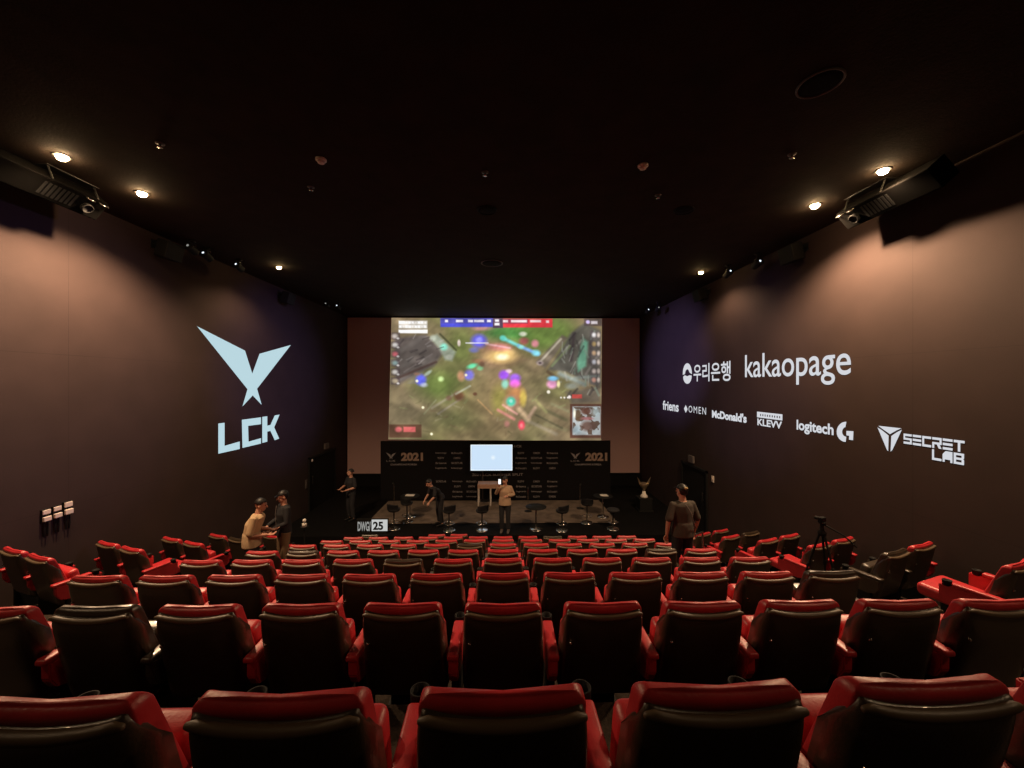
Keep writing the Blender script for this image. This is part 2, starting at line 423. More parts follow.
    blob(469, 375, 4.8, 5, (118, 110, 220), .95, .7); blob(461, 376, 3.6, 5, (214, 146, 110), .8, .8); blob(472, 366, 5, 2.2, (96, 226, 168), .9, .9, -.3); blob(480, 368, 3, 2.4, (116, 190, 130), .8, .9); blob(478, 361, 6, 2, (160, 110, 76), .7, 1); blob(482, 364, 2.4, 2.6, (112, 78, 60), .8, .8)
    blob(441, 379, 2.8, 2.4, (186, 214, 140), .85, .9)
    blob(504, 375, 5, 4.6, (148, 70, 226), .95, .7); blob(515, 378, 5.4, 4.2, (150, 84, 232), .9, .7); blob(515, 383.6, 5.2, 4.2, (226, 92, 222), 1, .7); blob(505, 384, 3.4, 4.4, (130, 206, 186), .85, .8); blob(509, 371, 3, 2, (236, 196, 226), .7, .9)
    blob(516, 395, 8, 9, (206, 128, 72), .7, 1); blob(523, 398, 3.4, 8, (204, 178, 72), .8, .8); blob(511, 402, 7, 6.5, (206, 150, 130), .7, .8); blob(511, 401.5, 4.4, 4.4, (76, 216, 178), 1, .7); blob(511, 401, 1.8, 1.8, (170, 246, 226), .9, .8)
    line(498, 410, 514, 419, 2.0, (206, 128, 116), .85); line(503, 405, 517, 414, 1.6, (216, 150, 140), .7); line(519, 409, 528, 419, 3.4, (214, 178, 136), .85); line(529, 417, 535, 408, 2.4, (196, 158, 130), .8); blob(507, 424, 2.5, 3, (190, 116, 110), .7, 1)
    blob(521.5, 425, 3.2, 4.6, (236, 64, 84), 1, .8); blob(521.5, 425.5, 1.5, 2, (250, 130, 130), .8, .9)
    blob(552, 384, 5, 4.4, (226, 146, 190), .95, .7); blob(553, 378.5, 5, 2.4, (112, 184, 226), .95, .8); blob(558.5, 384, 1.6, 3.4, (240, 226, 160), .95, .8); blob(548.5, 392, 1.7, 1.7, (250, 240, 220), 1, .7)
    for x, y in ((423, 407.5), (431.5, 434), (417, 381), (466, 375)): blob(x, y, 1.3, 1.3, (248, 238, 190), .95, .8)
    # overlay panels: plain bars, no readable lettering in the photograph either
    def bar(x0, y0, x1, y1, col, a=1.0): pg([(x0, y0), (x1, y0), (x1, y1), (x0, y1)], col, a, 1.0)
    bar(440.5, 318, 493, 327, (58, 60, 196), .92); bar(441, 318.5, 493, 323.5, (66, 62, 130), .7)
    bar(493, 318, 503, 328, (74, 52, 74), .95); bar(503, 318.6, 552.5, 327.5, (222, 44, 58), .95); bar(503, 319, 528, 323.6, (128, 50, 74), .8)
    for x0, x1, y in ((445, 448, 320.8), (456, 463, 320.8), (468, 473, 320.8), (474, 484, 320.8), (487, 491, 320.8), (495, 499, 320.4), (494.5, 499.5, 324), (503, 508, 321), (511, 527, 321), (530, 541, 321), (546, 549, 321.5)):
        bar(x0, y - 1.1, x1, y + 1.4, (232, 226, 226), .85)
    bar(398.6, 320.6, 427.5, 328.6, (220, 220, 224), .55)
    for y in (322.5, 326.6): 
        for k in range(9): bar(399 + k * 3.1, y - 1.2, 401.6 + k * 3.1, y + 1.2, (250, 248, 250), .8 if (k * 7 + int(y)) % 3 else .4)
    bar(398.6, 329.6, 427.5, 333.2, (252, 250, 252), 1)
    bar(584, 318.6, 602, 326, (66, 52, 60), .6); blob(588, 322, 2, 1.8, (200, 180, 236), .95, .7); bar(591, 321, 597.5, 324, (226, 216, 224), .8)
    for k in range(6):
        y = 336 + k * 9; bar(391, y - 3.6, 400, y + 3.6, (78, 64, 68), .55)
        q = [(206, 196, 190), (222, 218, 214), (214, 92, 104), (120, 150, 150), (232, 228, 222), (206, 186, 150)][k]
        blob(395, y, 2.8, 2.2, q, .8, 1); blob(398, y + 2.4, 1.4, 1, (230, 226, 222), .7, .8)
        bar(590.5, y - 4.4, 601, y + 3.6, (86, 76, 76), .55)
        q = [(226, 222, 224), (196, 160, 96), (190, 150, 110), (186, 186, 196), (206, 186, 176), (206, 140, 120)][k]
        blob(594, y - 1, 2, 2.2, q, .8, 1); blob(598.5, y - 1, 1.5, 2.4, (226, 206, 190), .7, 1)
    bar(389, 424.5, 421.5, 437.5, (88, 52, 38), .75); blob(398.5, 429.5, 3.4, 2.6, (226, 104, 104), .95, .7); bar(403.5, 426.8, 415.5, 432, (216, 92, 92), .85)
    for k in range(3): blob(561 + k * 3.4, 397.6, .9, .9, (220, 214, 206), .9, .8)
    blob(569.5, 397, 1.4, 1.6, (240, 226, 226), .9, .8); bar(572, 394.4, 582, 398.4, (218, 66, 60), .8)
    bar(570, 404, 602, 438, (84, 50, 40), .85); bar(572.5, 406.5, 600.5, 435, (168, 178, 180), .9)
    mm = vnoise(4.2, 9) + .5 * vnoise(2.1, 10)
    blend(((mm > .80) * 1.0) * ((X > 573) & (X < 600) & (Y > 407) & (Y < 434.5)), (84, 62, 48), .9)
    blob(586, 411, 5, 3.6, (96, 60, 48), .9, .6); blob(578, 415, 3, 6, (88, 66, 44), .9, .6); blob(588, 426, 7, 5, (92, 66, 56), .9, .7); blob(587, 418.5, 6, 1.6, (150, 92, 92), .9, .8); blob(574.5, 413, 1.1, 4, (226, 222, 196), .9, .8); blob(596, 412, 4, 4.6, (170, 190, 192), .7, 1); blob(577, 430, 4, 4, (150, 172, 180), .7, 1)
    # soft texture
    C[:] *= (0.86 + .30 * vnoise(6.5, 20, .5, 2.2) * (.5 + vnoise(12, 23)))[..., None]; C[:] *= (0.95 + .13 * vnoise(2.2, 21, -.7, 2))[..., None]
    g = C.mean(2, keepdims=True); C[:] = (C * .88 + g * .12) * 1.06 + 2
    return C.clip(0, 255), px, py, W, H
Cc, ppx, ppy, PW, PH = paint_picture()
vs, lc = [], lin(Cc)
YP = YF - .034
for j in range(PH):
    for i in range(PW):
        p = on_y(ppx[j, i], ppy[j, i], YP); vs.append((p.x - o.x, p.y - o.y, p.z - o.z))
fs = [(j * PW + i, (j + 1) * PW + i, (j + 1) * PW + i + 1, j * PW + i + 1) for j in range(PH - 1) for i in range(PW - 1)]
me = bpy.data.meshes.new('projected_picture'); me.from_pydata(vs, [], fs)
ca = me.color_attributes.new('picture', 'FLOAT_COLOR', 'POINT')
ca.data.foreach_set('color', np.concatenate([lc.reshape(-1, 3), np.ones((PW * PH, 1))], 1).astype(np.float32).ravel())
pm = bpy.data.materials.new('projected_picture_light'); pm.use_nodes = True
nt = pm.node_tree; nt.nodes.clear()
e = nt.nodes.new('ShaderNodeEmission'); oo = nt.nodes.new('ShaderNodeOutputMaterial'); at = nt.nodes.new('ShaderNodeVertexColor'); at.layer_name = 'picture'
nt.links.new(at.outputs['Color'], e.inputs['Color']); nt.links.new(e.outputs[0], oo.inputs['Surface'])
me.materials.append(pm)
pic = obj('projected_picture', me, pm, scr); pic['label'] = 'bright green and brown game picture with glowing coloured blobs'

# ------------------------------------------------------------------ sponsor backdrop and monitor
YBD = 15.4
bd0 = on_y(380.5, 441, YBD); bd1 = on_y(610.5, 441, YBD)
bd = thing('sponsor_backdrop', 'wide black press backdrop with rows of small grey sponsor names behind the stage', 'backdrop', ((bd0.x + bd1.x) / 2, YBD, STAGE_Z))
b0 = bd.location
bm = BM(); box(bm, bd0.x - b0.x, bd1.x - b0.x, 0, .06, 0.0, bd0.z - b0.z, .006); obj('panel', bm, M['backdrop'], bd)
bm = BM()
for x in (-4.2, -1.4, 1.4, 4.2):
    box(bm, x - .03, x + .03, .06, .12, 0, 2.2, .004); box(bm, x - .03, x + .03, .06, .7, 0, .05, .004)
    tube(bm, [(x, .62, .05), (x, .1, 1.4)], .018, 8)
obj('support_frame', bm, M['steel'], bd)
def bmap(x0, y1, x1, y0):
    a = on_y(x0, y1, YBD - .004); b = on_y(x1, y0, YBD - .004)
    return lambda u, v: Vector((a.x + (b.x - a.x) * u - b0.x, -.004, a.z + (b.z - a.z) * v - b0.z))
WING = [(130, 78), (360, 195), (395, 305), (430, 210), (580, 168), (418, 378), (440, 455), (397, 410), (348, 463), (372, 380)]
bmE, bmY, bmL = BM(), BM(), BM()
for cx in (391, 575.3):
    mp = bmap(cx - 5, 459, cx + 5, 452.5)
    tri_poly(bmE, [mp(*p) for p in ((0, 1), (.42, .7), (.5, .3), (.58, .7), (1, 1), (.6, .22), (.66, 0), (.5, .14), (.34, 0), (.4, .22))])
    add_text(bmE, 'LCK', bmap(cx - 4.5, 461.8, cx + 4.5, 460), .01, 1.2)
    add_text(bmY, '2021', bmap(cx + 10, 461, cx + 32, 452.6), .05)
    add_text(bmL, 'CHAMPIONS KOREA', bmap(cx - .5, 465.4, cx + 26, 463.6), .02)
names_l = {441: ['kakaopage', 'OMEN', 'logitech', 'KLEVV'], 456.8: ['SECRETLAB', "McDonald's", 'friens', 'OMEN'], 469.5: ['KLEVV', 'logitech', 'OMEN', 'friens']}
ys1 = (453, 458, 463, 468.2); ys2 = (481.4, 486.4, 491.6, 496.6)
def nameat(cx, y, s, w):
    add_text(bmL, s, bmap(cx - w / 2, y + 1.0, cx + w / 2, y - 1.0), .012, 1.05)
pool = ['kakaopage', 'OMEN', 'logitech', 'KLEVV', 'SECRETLAB', "McDonald's", 'friens']
q = 0
for cx in (441, 456.8, 521, 536.5, 552.3):
    for y in ys1:
        s = pool[q % 7]; q += 3; nameat(cx, y, s, 6.5 if len(s) < 6 else 11)
for cx in (441, 457.5, 471.5, 521, 536.5, 552.3):
    for y in ys2:
        if cx == 441 and y > 482: continue
        s = pool[q % 7]; q += 3; nameat(cx, y, s, 6.5 if len(s) < 6 else 10)
add_text(bmL, '2021 LCK SUMMER SPLIT', bmap(472, 476, 523, 473.2), .012)
add_text(bmL, 'LCK', bmap(514.5, 447.4, 522, 445), .012)
obj('wing_emblem', bmE, M['printgrey'], bd); obj('year_lettering', bmY, M['printtan'], bd); obj('sponsor_lettering', bmL, M['printgrey'], bd)

a = on_y(470.6, 470.6, 15.1); b = on_y(512.4, 444.6, 15.1)
tv = thing('television', 'lit pale-blue television screen on a stand in front of the backdrop', 'television', ((a.x + b.x) / 2, 15.1, STAGE_Z + .012))
hw, z0, z1 = (b.x - a.x) / 2, a.z - STAGE_Z - .012, b.z - STAGE_Z - .012
bm = BM(); box(bm, -hw - .02, hw + .02, 0, .06, z0 - .02, z1 + .02, .008); obj('television_case', bm, M['plastic'], tv)
tm = emit('television_light', (1, 1, 1), 1.0); nt = tm.node_tree
tcx = nt.nodes.new('ShaderNodeTexCoord'); gr = nt.nodes.new('ShaderNodeTexGradient'); gr.gradient_type = 'SPHERICAL'
mpn = nt.nodes.new('ShaderNodeMapping'); mpn.inputs['Location'].default_value = (-.06 * 9, 0, -(z0 + z1) / 2 * 9); mpn.inputs['Scale'].default_value = (9, 9, 9)
nt.links.new(tcx.outputs['Object'], mpn.inputs[0]); nt.links.new(mpn.outputs[0], gr.inputs[0])
cr = nt.nodes.new('ShaderNodeValToRGB'); cr.color_ramp.elements[0].color = (*lin((205, 228, 250)), 1); cr.color_ramp.elements[1].color = (*lin((240, 250, 255)), 1)
nt.links.new(gr.outputs['Fac'], cr.inputs[0]); nt.links.new(cr.outputs[0], [n for n in nt.nodes if n.type == 'EMISSION'][0].inputs['Color'])
bm = BM(); box(bm, -hw + .03, hw - .03, -.004, -.001, z0 + .03, z1 - .03); dp = obj('display', bm, tm, tv)
bm = BM()
for x0, x1, q0, q1 in ((-hw, hw, z1 - .03, z1), (-hw, hw, z0, z0 + .03), (-hw, -hw + .03, z0, z1), (hw - .03, hw, z0, z1)): box(bm, x0, x1, -.004, -.001, q0, q1)
obj('display_border', bm, emit('television_border_light', tuple(lin((236, 246, 255))), 1.0), tv)
bm = BM()
for s in (-.35, .35): box(bm, s - .025, s + .025, .07, .11, 0.02, z1 - .1, .004)
box(bm, -.6, .6, -.1, .2, 0, .03, .006); obj('stand', bm, M['steel'], tv)

# ------------------------------------------------------------------ projected logos on the side walls
PL = 'sponsor logos projected on the right wall'
def plogo(label, side, group=PL):
    X = XL if side < 0 else XR
    return X - side * .004
def finish(bm, label, m, group=None, base=None):
    c = Vector((0, 0, 0))
    for v in bm.verts: c += v.co
    c /= len(bm.verts)
    for v in bm.verts: v.co -= c
    ob = obj('projected_logo', bm, m); ob.location = c
    return tag(ob, label, 'projected logo', group)
Xp = XL + .004
t = thing('projected_logo', 'pale-blue wing emblem over three block letters projected on the left wall', 'projected logo', on_x(250, 400, Xp))
W8 = lambda p: on_x(170 + p[0] / 4.8, 310 + p[1] / 4.8, Xp) - t.location
bm = BM(); tri_poly(bm, [W8(p) for p in WING]); obj('wing_emblem', bm, M['projleft'], t)
bm = BM()
for pgn in ([(232, 545), (262, 541), (262, 652), (335, 631), (335, 667), (232, 690)],
            [(345, 527), (437, 515), (437, 548), (375, 556), (377, 632), (437, 615), (437, 641), (348, 662)],
            [(443, 513), (467, 510), (467, 555), (482, 552), (503, 506), (526, 502), (500, 563), (524, 617), (503, 625), (482, 580), (467, 584), (467, 632), (443, 638)]):
    tri_poly(bm, [W8(p) for p in pgn])
obj('block_lettering', bm, M['projleft'], t)

Xp = XR - .004
def rmap(x0, yt, yb, x1):
    """lettering box on the right wall from its left edge (x0, yt..yb) to the pixel column x1"""
    a = on_x(x0, yb, Xp); b = on_x(x0, yt, Xp); c = on_x(x1, CY, Xp)
    return lambda u, v: Vector((Xp, a.y + (c.y - a.y) * u, a.z + (b.z - a.z) * v))
k6 = lambda p: on_x(670 + p[0] / 5.389, 340 + p[1] / 5.389, Xp)
k7 = lambda p: on_x(780 + p[0] / 5.12, 400 + p[1] / 5.12, Xp)
bm = BM()
arch = [(69 + 0, 188)] + [(93.5 + 24.5 * math.cos(math.radians(a)), 180 - 55 * math.sin(math.radians(a))) for a in range(170, 9, -16)] + [(118, 184)] + \
       [(106, 176), (99, 160), (92, 157), (84, 166), (80, 184)]
tri_poly(bm, [k6(p) for p in arch])
low = [(72, 196), (80, 190), (93, 195), (106, 190), (117, 192)] + [(93.5 + 23 * math.cos(math.radians(a)), 196 + 40 * math.sin(math.radians(a))) for a in range(10, 171, 16)]
tri_poly(bm, [k6(p) for p in low])
add_text(bm, '우리은행', rmap(693.5, 364.5, 381.5, 730.5), .014)
finish(bm, 'projected round emblem with four bold Korean letters, top row on the right wall', M['projright'], PL)
bm = BM(); add_text(bm, 'kakaopage', rmap(745, 355.2, 384.6, 851), .007)
finish(bm, 'largest projected wordmark, nine lowercase white letters on the right wall', M['projright'], PL)
bm = BM(); add_text(bm, 'friens', rmap(662.8, 400.4, 409.6, 678.6), .025)
finish(bm, 'tiny slanted projected wordmark nearest the screen on the right wall', M['projright'], PL)
bm = BM(); mp = rmap(684, 404.8, 412.6, 687.6); tri_poly(bm, [mp(*p) for p in ((0, .5), (.5, 1), (1, .5), (.5, 0))])
add_text(bm, 'OMEN', rmap(688.6, 405.6, 412.2, 706), .0, 1.3)
finish(bm, 'small projected diamond with four spaced capital letters on the right wall', M['projright'], PL)
bm = BM(); add_text(bm, "McDonald's", rmap(712, 409.8, 417.6, 746.6), .045)
finish(bm, 'small bold projected wordmark between the diamond logo and the boxed logo', M['projright'], PL)
bm = BM(); mp = rmap(757, 411.6, 417.2, 782.4)
# solid bar with the small lettering cut through as darker gaps
xs = [0, .07, .93, 1]
for (u0, u1, v0, v1) in ((0, 1, .66, 1), (0, 1, 0, .3), (0, .08, .3, .66), (.92, 1, .3, .66)) + tuple((.08 + k * .0935, .08 + k * .0935 + .055, .3, .66) for k in range(9)):
    poly(bm, [mp(u0, v0), mp(u1, v0), mp(u1, v1), mp(u0, v1)])
add_text(bm, 'KLEVV', rmap(757.4, 418.4, 425.2, 782), .03)
finish(bm, 'projected white bar above five capital letters on the right wall', M['projright'], PL)
bm = BM(); add_text(bm, 'logitech', rmap(796.6, 419.6, 432.6, 833.6), .03)
G = [(338 + 48 * math.cos(math.radians(a)), 163 + 52 * math.sin(math.radians(a))) for a in range(272, 84, -15)]
Gi = [(340 + 22 * math.cos(math.radians(a)), 163 + 25 * math.sin(math.radians(a))) for a in range(92, 270, 15)]
tri_poly(bm, [k7(p) for p in G + Gi])
tri_poly(bm, [k7(p) for p in ((340, 158), (376, 160), (374, 206), (353, 203), (354, 183), (340, 181))])
finish(bm, 'projected lowercase wordmark followed by a round letter G symbol on the right wall', M['projright'], PL)
bm = BM()
for pgn in (((503, 132), (622, 145), (596, 156), (563, 175), (530, 152)), ((499, 140), (524, 156), (556, 182), (554, 262), (548, 256)), ((624, 152), (600, 164), (570, 184), (566, 264), (575, 256))):
    tri_poly(bm, [k7(p) for p in pgn])
th = .22
Ls = {
 'S': [[(0, 1), (1, 1), (1, 1 - th), (.2, 1 - th), (.2, .6), (1, .6), (1, 0), (0, 0), (0, th), (.78, th), (.78, .4), (0, .4)]],
 'E': [[(0, 1), (1, 1), (1, 1 - th), (0, 1 - th)], [(0, .61), (1, .61), (1, .39), (0, .39)], [(0, th), (1, th), (1, 0), (0, 0)]],
 'C': [[(0, 1), (1, 1), (1, 1 - th), (.22, 1 - th), (.22, th), (1, th), (1, 0), (0, 0)]],
 'R': [[(0, 1), (1, 1), (1, .78), (0, .78)], [(0, .56), (.22, .56), (.22, 0), (0, 0)], [(0, .56), (1, .56), (1, .36), (0, .36)], [(.78, .78), (1, .78), (1, .56), (.78, .56)], [(.5, .36), (.8, .36), (1, 0), (.7, 0)]],
 'T': [[(0, 1), (1.05, 1), (1.05, 1 - th), (.64, 1 - th), (.64, 0), (.4, 0), (.4, 1 - th), (0, 1 - th)]],
 'L': [[(0, 1), (.22, 1), (.22, th), (1, th), (1, 0), (0, 0)]],
 'A': [[(0, 0), (0, .7), (.3, 1), (1, 1), (1, 0), (.78, 0), (.78, .24), (.22, .24), (.22, 0)]],
 'B': [[(0, 1), (.24, 1), (.24, 0), (0, 0)], [(.24, 1), (1, 1), (1, .8), (.24, .8)], [(.24, .6), (.92, .6), (.92, .4), (.24, .4)], [(.24, .2), (1, .2), (1, 0), (.24, 0)],
       [(.76, .8), (1, .8), (1, .56), (.92, .5), (.76, .5)], [(.76, .5), (.92, .5), (1, .44), (1, .2), (.76, .2)]],
}
add_blocks(bm, [Ls[c] for c in 'SECRET'], rmap(903.2, 433.4, 443.4, 964.8))
add_blocks(bm, [Ls[c] for c in 'LAB'], rmap(931.6, 449.0, 459.6, 964.8))
finish(bm, 'projected three-part triangle emblem with two lines of block capitals, right wall', M['projright'], PL)

# ------------------------------------------------------------------ cinema seats
H = SEAT_H
def yr(z):                                  # rear face of the backrest leans back
    t = (H - z); return .015 + .20 * t + .06 * t * t
def backrest_mesh():
    bm = BM(); N = 48; R = .038
    lv = [(.34 + R - R * math.cos(a), R * (1 - math.sin(a))) for a in (0, .5, 1.0, PI / 2)]
    lv += [(z, 0) for z in np.linspace(.42, H - R - .02, 9)]
    lv += [(H - R + R * math.sin(a), R * (1 - math.cos(a))) for a in np.linspace(0, PI / 2 * .97, 7)]
    rings = []
    for z, ins in lv:
        hw = .255 - .020 * min(1, max(0, (z - .45) / .5)) - ins
        y0 = yr(z) + ins; th = .130 - .074 * min(1, max(0, (z - .34) / .6)) ** 1.6
        y1 = yr(z) + th - ins; yc, hy = (y0 + y1) / 2, max((y1 - y0) / 2, .004)
        ring = []
        for k in range(N):
            a = 2 * PI * k / N; c, s = math.cos(a), math.sin(a); n = 5.0
            x = hw * math.copysign(abs(c) ** (2 / n), c); y = yc + hy * math.copysign(abs(s) ** (2 / n), s)
            top = max(0, (z - (H - .16)) / .16)
            zz = z + .016 * ((x / .240) ** 2 - .45) * top - .05 * max(0, abs(x) / .240 - .86) * top
            y += .03 * (x / .240) ** 2 * (0 if s < 0 else 1)      # side bolsters at the front
            ring.append(bm.verts.new((x, y, zz)))
        rings.append(ring)
    for a, b in zip(rings, rings[1:]):
        for k in range(N): bm.faces.new((a[k], a[(k + 1) % N], b[(k + 1) % N], b[k]))
    bm.faces.new(rings[0][::-1])
    top = rings[-1]; c = sum((v.co for v in top), Vector()) / N
    cv = bm.verts.new(c + Vector((0, 0, .0005)))
    for k in range(N): bm.faces.new((top[k], top[(k + 1) % N], cv))
    return bm
def panel_mesh():
    bm = BM(); NU, NV = 33, 29; g = []
    for j in range(NV):
        v = -1 + 2 * j / (NV - 1); v = math.copysign(1 - (1 - abs(v)) ** 1.5, v); vv = (v + 1) / 2
        row = []
        for i in range(NU):
            u = -1 + 2 * i / (NU - 1); u = math.copysign(1 - (1 - abs(u)) ** 1.35, u)
            zt = H - .012 - .038 * (1 - u * u) - .16 * max(0, (abs(u) - .88) / .12) ** 1.7
            zb = .30 + .05 * max(0, (abs(u) - .85) / .15) ** 2
            z = zb + (zt - zb) * vv
            off = .044 * math.sqrt(max(0, 1 - abs(u) ** 9)) * math.sqrt(max(0, 1 - abs(v) ** (8 if v > 0 else 14))) - .008
            x = (.268 - .020 * min(1, max(0, (z - .45) / .5))) * u
            y = yr(z) - off + .015 * abs(u) ** 8 + .060 * max(0, (abs(u) - .93) / .07) ** 1.5
            row.append(bm.verts.new((x, y, z)))
        g.append(row)
    for j in range(NV - 1):
        for i in range(NU - 1): bm.faces.new((g[j][i], g[j][i + 1], g[j + 1][i + 1], g[j + 1][i]))
    # closed by a back face against the cushion
    ring = g[0] + [r[-1] for r in g[1:]] + g[-1][-2::-1] + [r[0] for r in g[-2:0:-1]]
    bm.faces.new(ring)
    return bm
def lip_roll_mesh():  # rolled shell lip that carries the painted highlight
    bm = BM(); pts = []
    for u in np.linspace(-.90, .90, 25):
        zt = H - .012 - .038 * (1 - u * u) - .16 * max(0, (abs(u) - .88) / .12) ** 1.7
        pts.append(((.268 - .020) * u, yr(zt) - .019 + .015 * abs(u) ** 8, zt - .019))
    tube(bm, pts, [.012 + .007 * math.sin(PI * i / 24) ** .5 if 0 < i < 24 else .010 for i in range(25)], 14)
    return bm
def cushion_mesh():
    bm = BM(); vs = box(bm, -.255, .255, .20, .72, .33, .47, .045, 4)
    for v in bm.verts:
        t = (v.co.y - .2) / .52; v.co.z += .03 * t - .015 * (1 - (v.co.x / .255) ** 2) * (1 if v.co.z > .42 else 0)
    return bm
def folded_mesh():
    bm = BM(); box(bm, -.232, .232, -.055, .055, 0, .36, .035, 4, Matrix.Translation((0, .335, .36)) @ Matrix.Rotation(math.radians(12), 4, 'X'))
    return bm
def arm_body(x):
    bm = BM(); pts = []
    prof = [(.06, .60), (.06, .50), (.10, .43), (.18, .40), (.46, .40), (.50, .44), (.50, .60)]
    w = .030
    A = [bm.verts.new((x - w, y, z)) for y, z in prof]; B = [bm.verts.new((x + w, y, z)) for y, z in prof]
    bm.faces.new(A); bm.faces.new(B[::-1]); n = len(prof)
    for i in range(n): bm.faces.new((A[i], A[(i + 1) % n], B[(i + 1) % n], B[i]))
    bmesh.ops.bevel(bm, geom=list(bm.edges), offset=.008, segments=2, affect='EDGES')
    return bm
def arm_pad(x):
    bm = BM(); box(bm, x - .036, x + .036, .03, .40, .600, .640, .014, 3); return bm
def arm_post(x):
    bm = BM(); box(bm, x - .024, x + .024, .16, .42, .0, .405, .008, 2); return bm
def cup_mesh(x):
    bm = BM(); lathe(bm, [(.036, .59), (.038, .64), (.038, .648), (.032, .648), (.030, .60), (.0, .60)], 20, (x, .445, 0)); return bm
def hook_mesh():
    bm = BM(); lathe(bm, [(.0, -.012), (.008, -.010), (.009, -.004), (.006, .004)], 12, (-.205, yr(.72) - .036, .72), Matrix.Rotation(PI / 2, 3, 'X').inverted().to_4x4() if False else Matrix.Rotation(-PI / 2, 4, 'X')); return bm
def base_mesh():
    bm = BM(); box(bm, -.20, .20, .26, .62, .0, .03, .008); box(bm, -.16, .16, .34, .56, .03, .34, .02, 3); return bm
def make_seat(kind, left_arm, down):
    m = M['red'] if kind == 'red' else M['black']
    t = thing('cinema_chair', 'x', 'cinema seat')
    obj('backrest', backrest_mesh(), m, t, True)
    bp = obj('back_panel', panel_mesh(), M['black'], t, True); obj('coat_hook', hook_mesh(), M['chrome'], bp, True); obj('edge_roll', lip_roll_mesh(), M['lip_shine'], bp, True)['label'] = 'rounded upper edge coloured lighter as a highlight'
    obj('seat_cushion', cushion_mesh() if down else folded_mesh(), m, t, True); obj('base', base_mesh(), M['plastic'], t)
    for x in ((.31,) if not left_arm else (.31, -.31)):
        a = obj('armrest', arm_body(x), m, t); obj('armrest_pad', arm_pad(x), m, a, True)
        obj('armrest_post', arm_post(x), M['plastic'], a); obj('cup_holder', cup_mesh(x), M['plastic'], a, True)
    bp['label'] = 'glossy black back shell'
    return t
def copy_tree(o, parent=None):
    c = o.copy(); COL.objects.link(c); c.parent = parent
    for ch in list(o.children): copy_tree(ch, c)
    return c
PROTO = {}
USED = set()
ORD = ['', 'nearest', 'second', 'third', 'fourth', 'fifth', 'sixth', 'seventh', 'eighth', 'frontmost']
NUM = ['', 'one', 'two', 'three', 'four', 'five', 'six', 'seven']
def place_seat(kind, larm, loc, rz, label, group, down=False):
    key = (kind, larm, down)
    if key not in PROTO: o_ = PROTO[key] = make_seat(*key)
    else: o_ = copy_tree(PROTO[key])
    o_.location = loc; o_.rotation_euler = (0, 0, rz); o_['label'] = label; o_['group'] = group; o_['category'] = 'cinema seat'
    return o_
BLACK = {(2, -4), (3, 5), (4, -2), (5, 4), (5, -5), (6, -1), (8, 2), (9, -6)}
COLS = {1: range(-3, 4), 2: range(-5, 6), 3: range(-6, 6), 9: (-6, -3, -2)}
CENTRE_X = 0.0
for k in range(1, NROW + 1):
    cols = list(COLS.get(k, range(-6, 6)))
    rowname = ('nearest row' if k == 1 else 'frontmost row by the stage' if k == 9 else ORD[k] + ' row from the camera')
    for c in cols:
        kind = 'black' if (k, c) in BLACK else 'red'
        look = 'all-black' if kind == 'black' else 'red-topped'
        where = 'at the centre' if c == 0 else f"{NUM[abs(c)]} {'place' if abs(c) == 1 else 'places'} {'left' if c < 0 else 'right'} of centre"
        x = CENTRE_X + .62 * c
        y = row_d(k) + (.017 * x if k == 1 else 0)
        first = (c - 1) not in cols
        j = random.uniform(-.006, .006)
        place_seat(kind, first, (x, y + j, row_floor(k)), random.uniform(-.006, .006) + (.017 if k == 1 else 0), f'{look} cinema seat in the {rowname}, {where}',
                   'cinema seats in the middle block')
# angled pairs along the side walls
ANG = math.radians(20)
for k in range(3, 9):
    for side in (-1, 1):
        if k == 3 and side < 0: continue
        for i in (0, 1):
            if k == 3 and i == 1: continue
            xi = -5.87 if side < 0 else 5.13
            x = xi + side * i * .62 * math.cos(ANG); y = row_d(k) + .16 + i * .62 * math.sin(ANG)
            kind = 'black' if (k, side, i) in ((4, 1, 0), (7, -1, 0), (7, 1, 1)) else 'red'
            look = 'all-black' if kind == 'black' else 'red-topped'
            io = 'aisle' if i == 0 else 'wall'
            first = (i == 0) if side > 0 else (i == 1)
            place_seat(kind, first, (x, y, row_floor(k)), side * ANG,
                       f"{look} angled cinema seat by the {'left' if side < 0 else 'right'} wall, {ORD[k]} row from the camera, {io} side",
                       'angled cinema seats along the side walls', k in (3, 5) and i == 0)

# ------------------------------------------------------------------ ceiling lights
def downlight(px_, py_, label, far=False, power=100, xyz=None, aim=None):
    p = on_z(px_, py_, ZC) if xyz is None else Vector(xyz)
    t = thing('ceiling_downlight', label, 'ceiling light', (p.x, p.y, ZC), 0, 'warm downlights along the side walls')
    bm = BM(); lathe(bm, [(.095, -.001), (.095, -.006), (.088, -.010), (.080, -.008), (.075, -.001)], 28); obj('trim_ring', bm, M['plastic'], t, True)
    bm = BM(); r = .062 if not far else .052
    lathe(bm, [(r, -.004)] + [(r * math.cos(a), -.006 - .055 * math.sin(a)) for a in np.linspace(0, PI / 2, 8)], 20)
    obj('bulb', bm, M['bulb_far'] if far else M['bulb'], t, True)
    L = bpy.data.lights.new('downlight_beam', 'SPOT'); L.energy = power; L.color = (1.0, .66, .385); L.spot_size = math.radians(143); L.spot_blend = .62; L.shadow_soft_size = .05
    lo = bpy.data.objects.new('downlight_beam', L); COL.objects.link(lo); lo.parent = t; lo.location = (0, 0, -.10)
    if aim: lo.rotation_euler = aim
    return t
PW_ = 920
downlight(62, 156, 'lit warm ceiling downlight outermost at upper left, behind the hung projector', power=PW_ * .38)
downlight(142, 193, 'large lit warm ceiling downlight just right of the left hung projector', power=PW_ * 1.45)
downlight(279, 267, 'small lit warm ceiling downlight above the projected wing emblem', True, PW_ * .20)
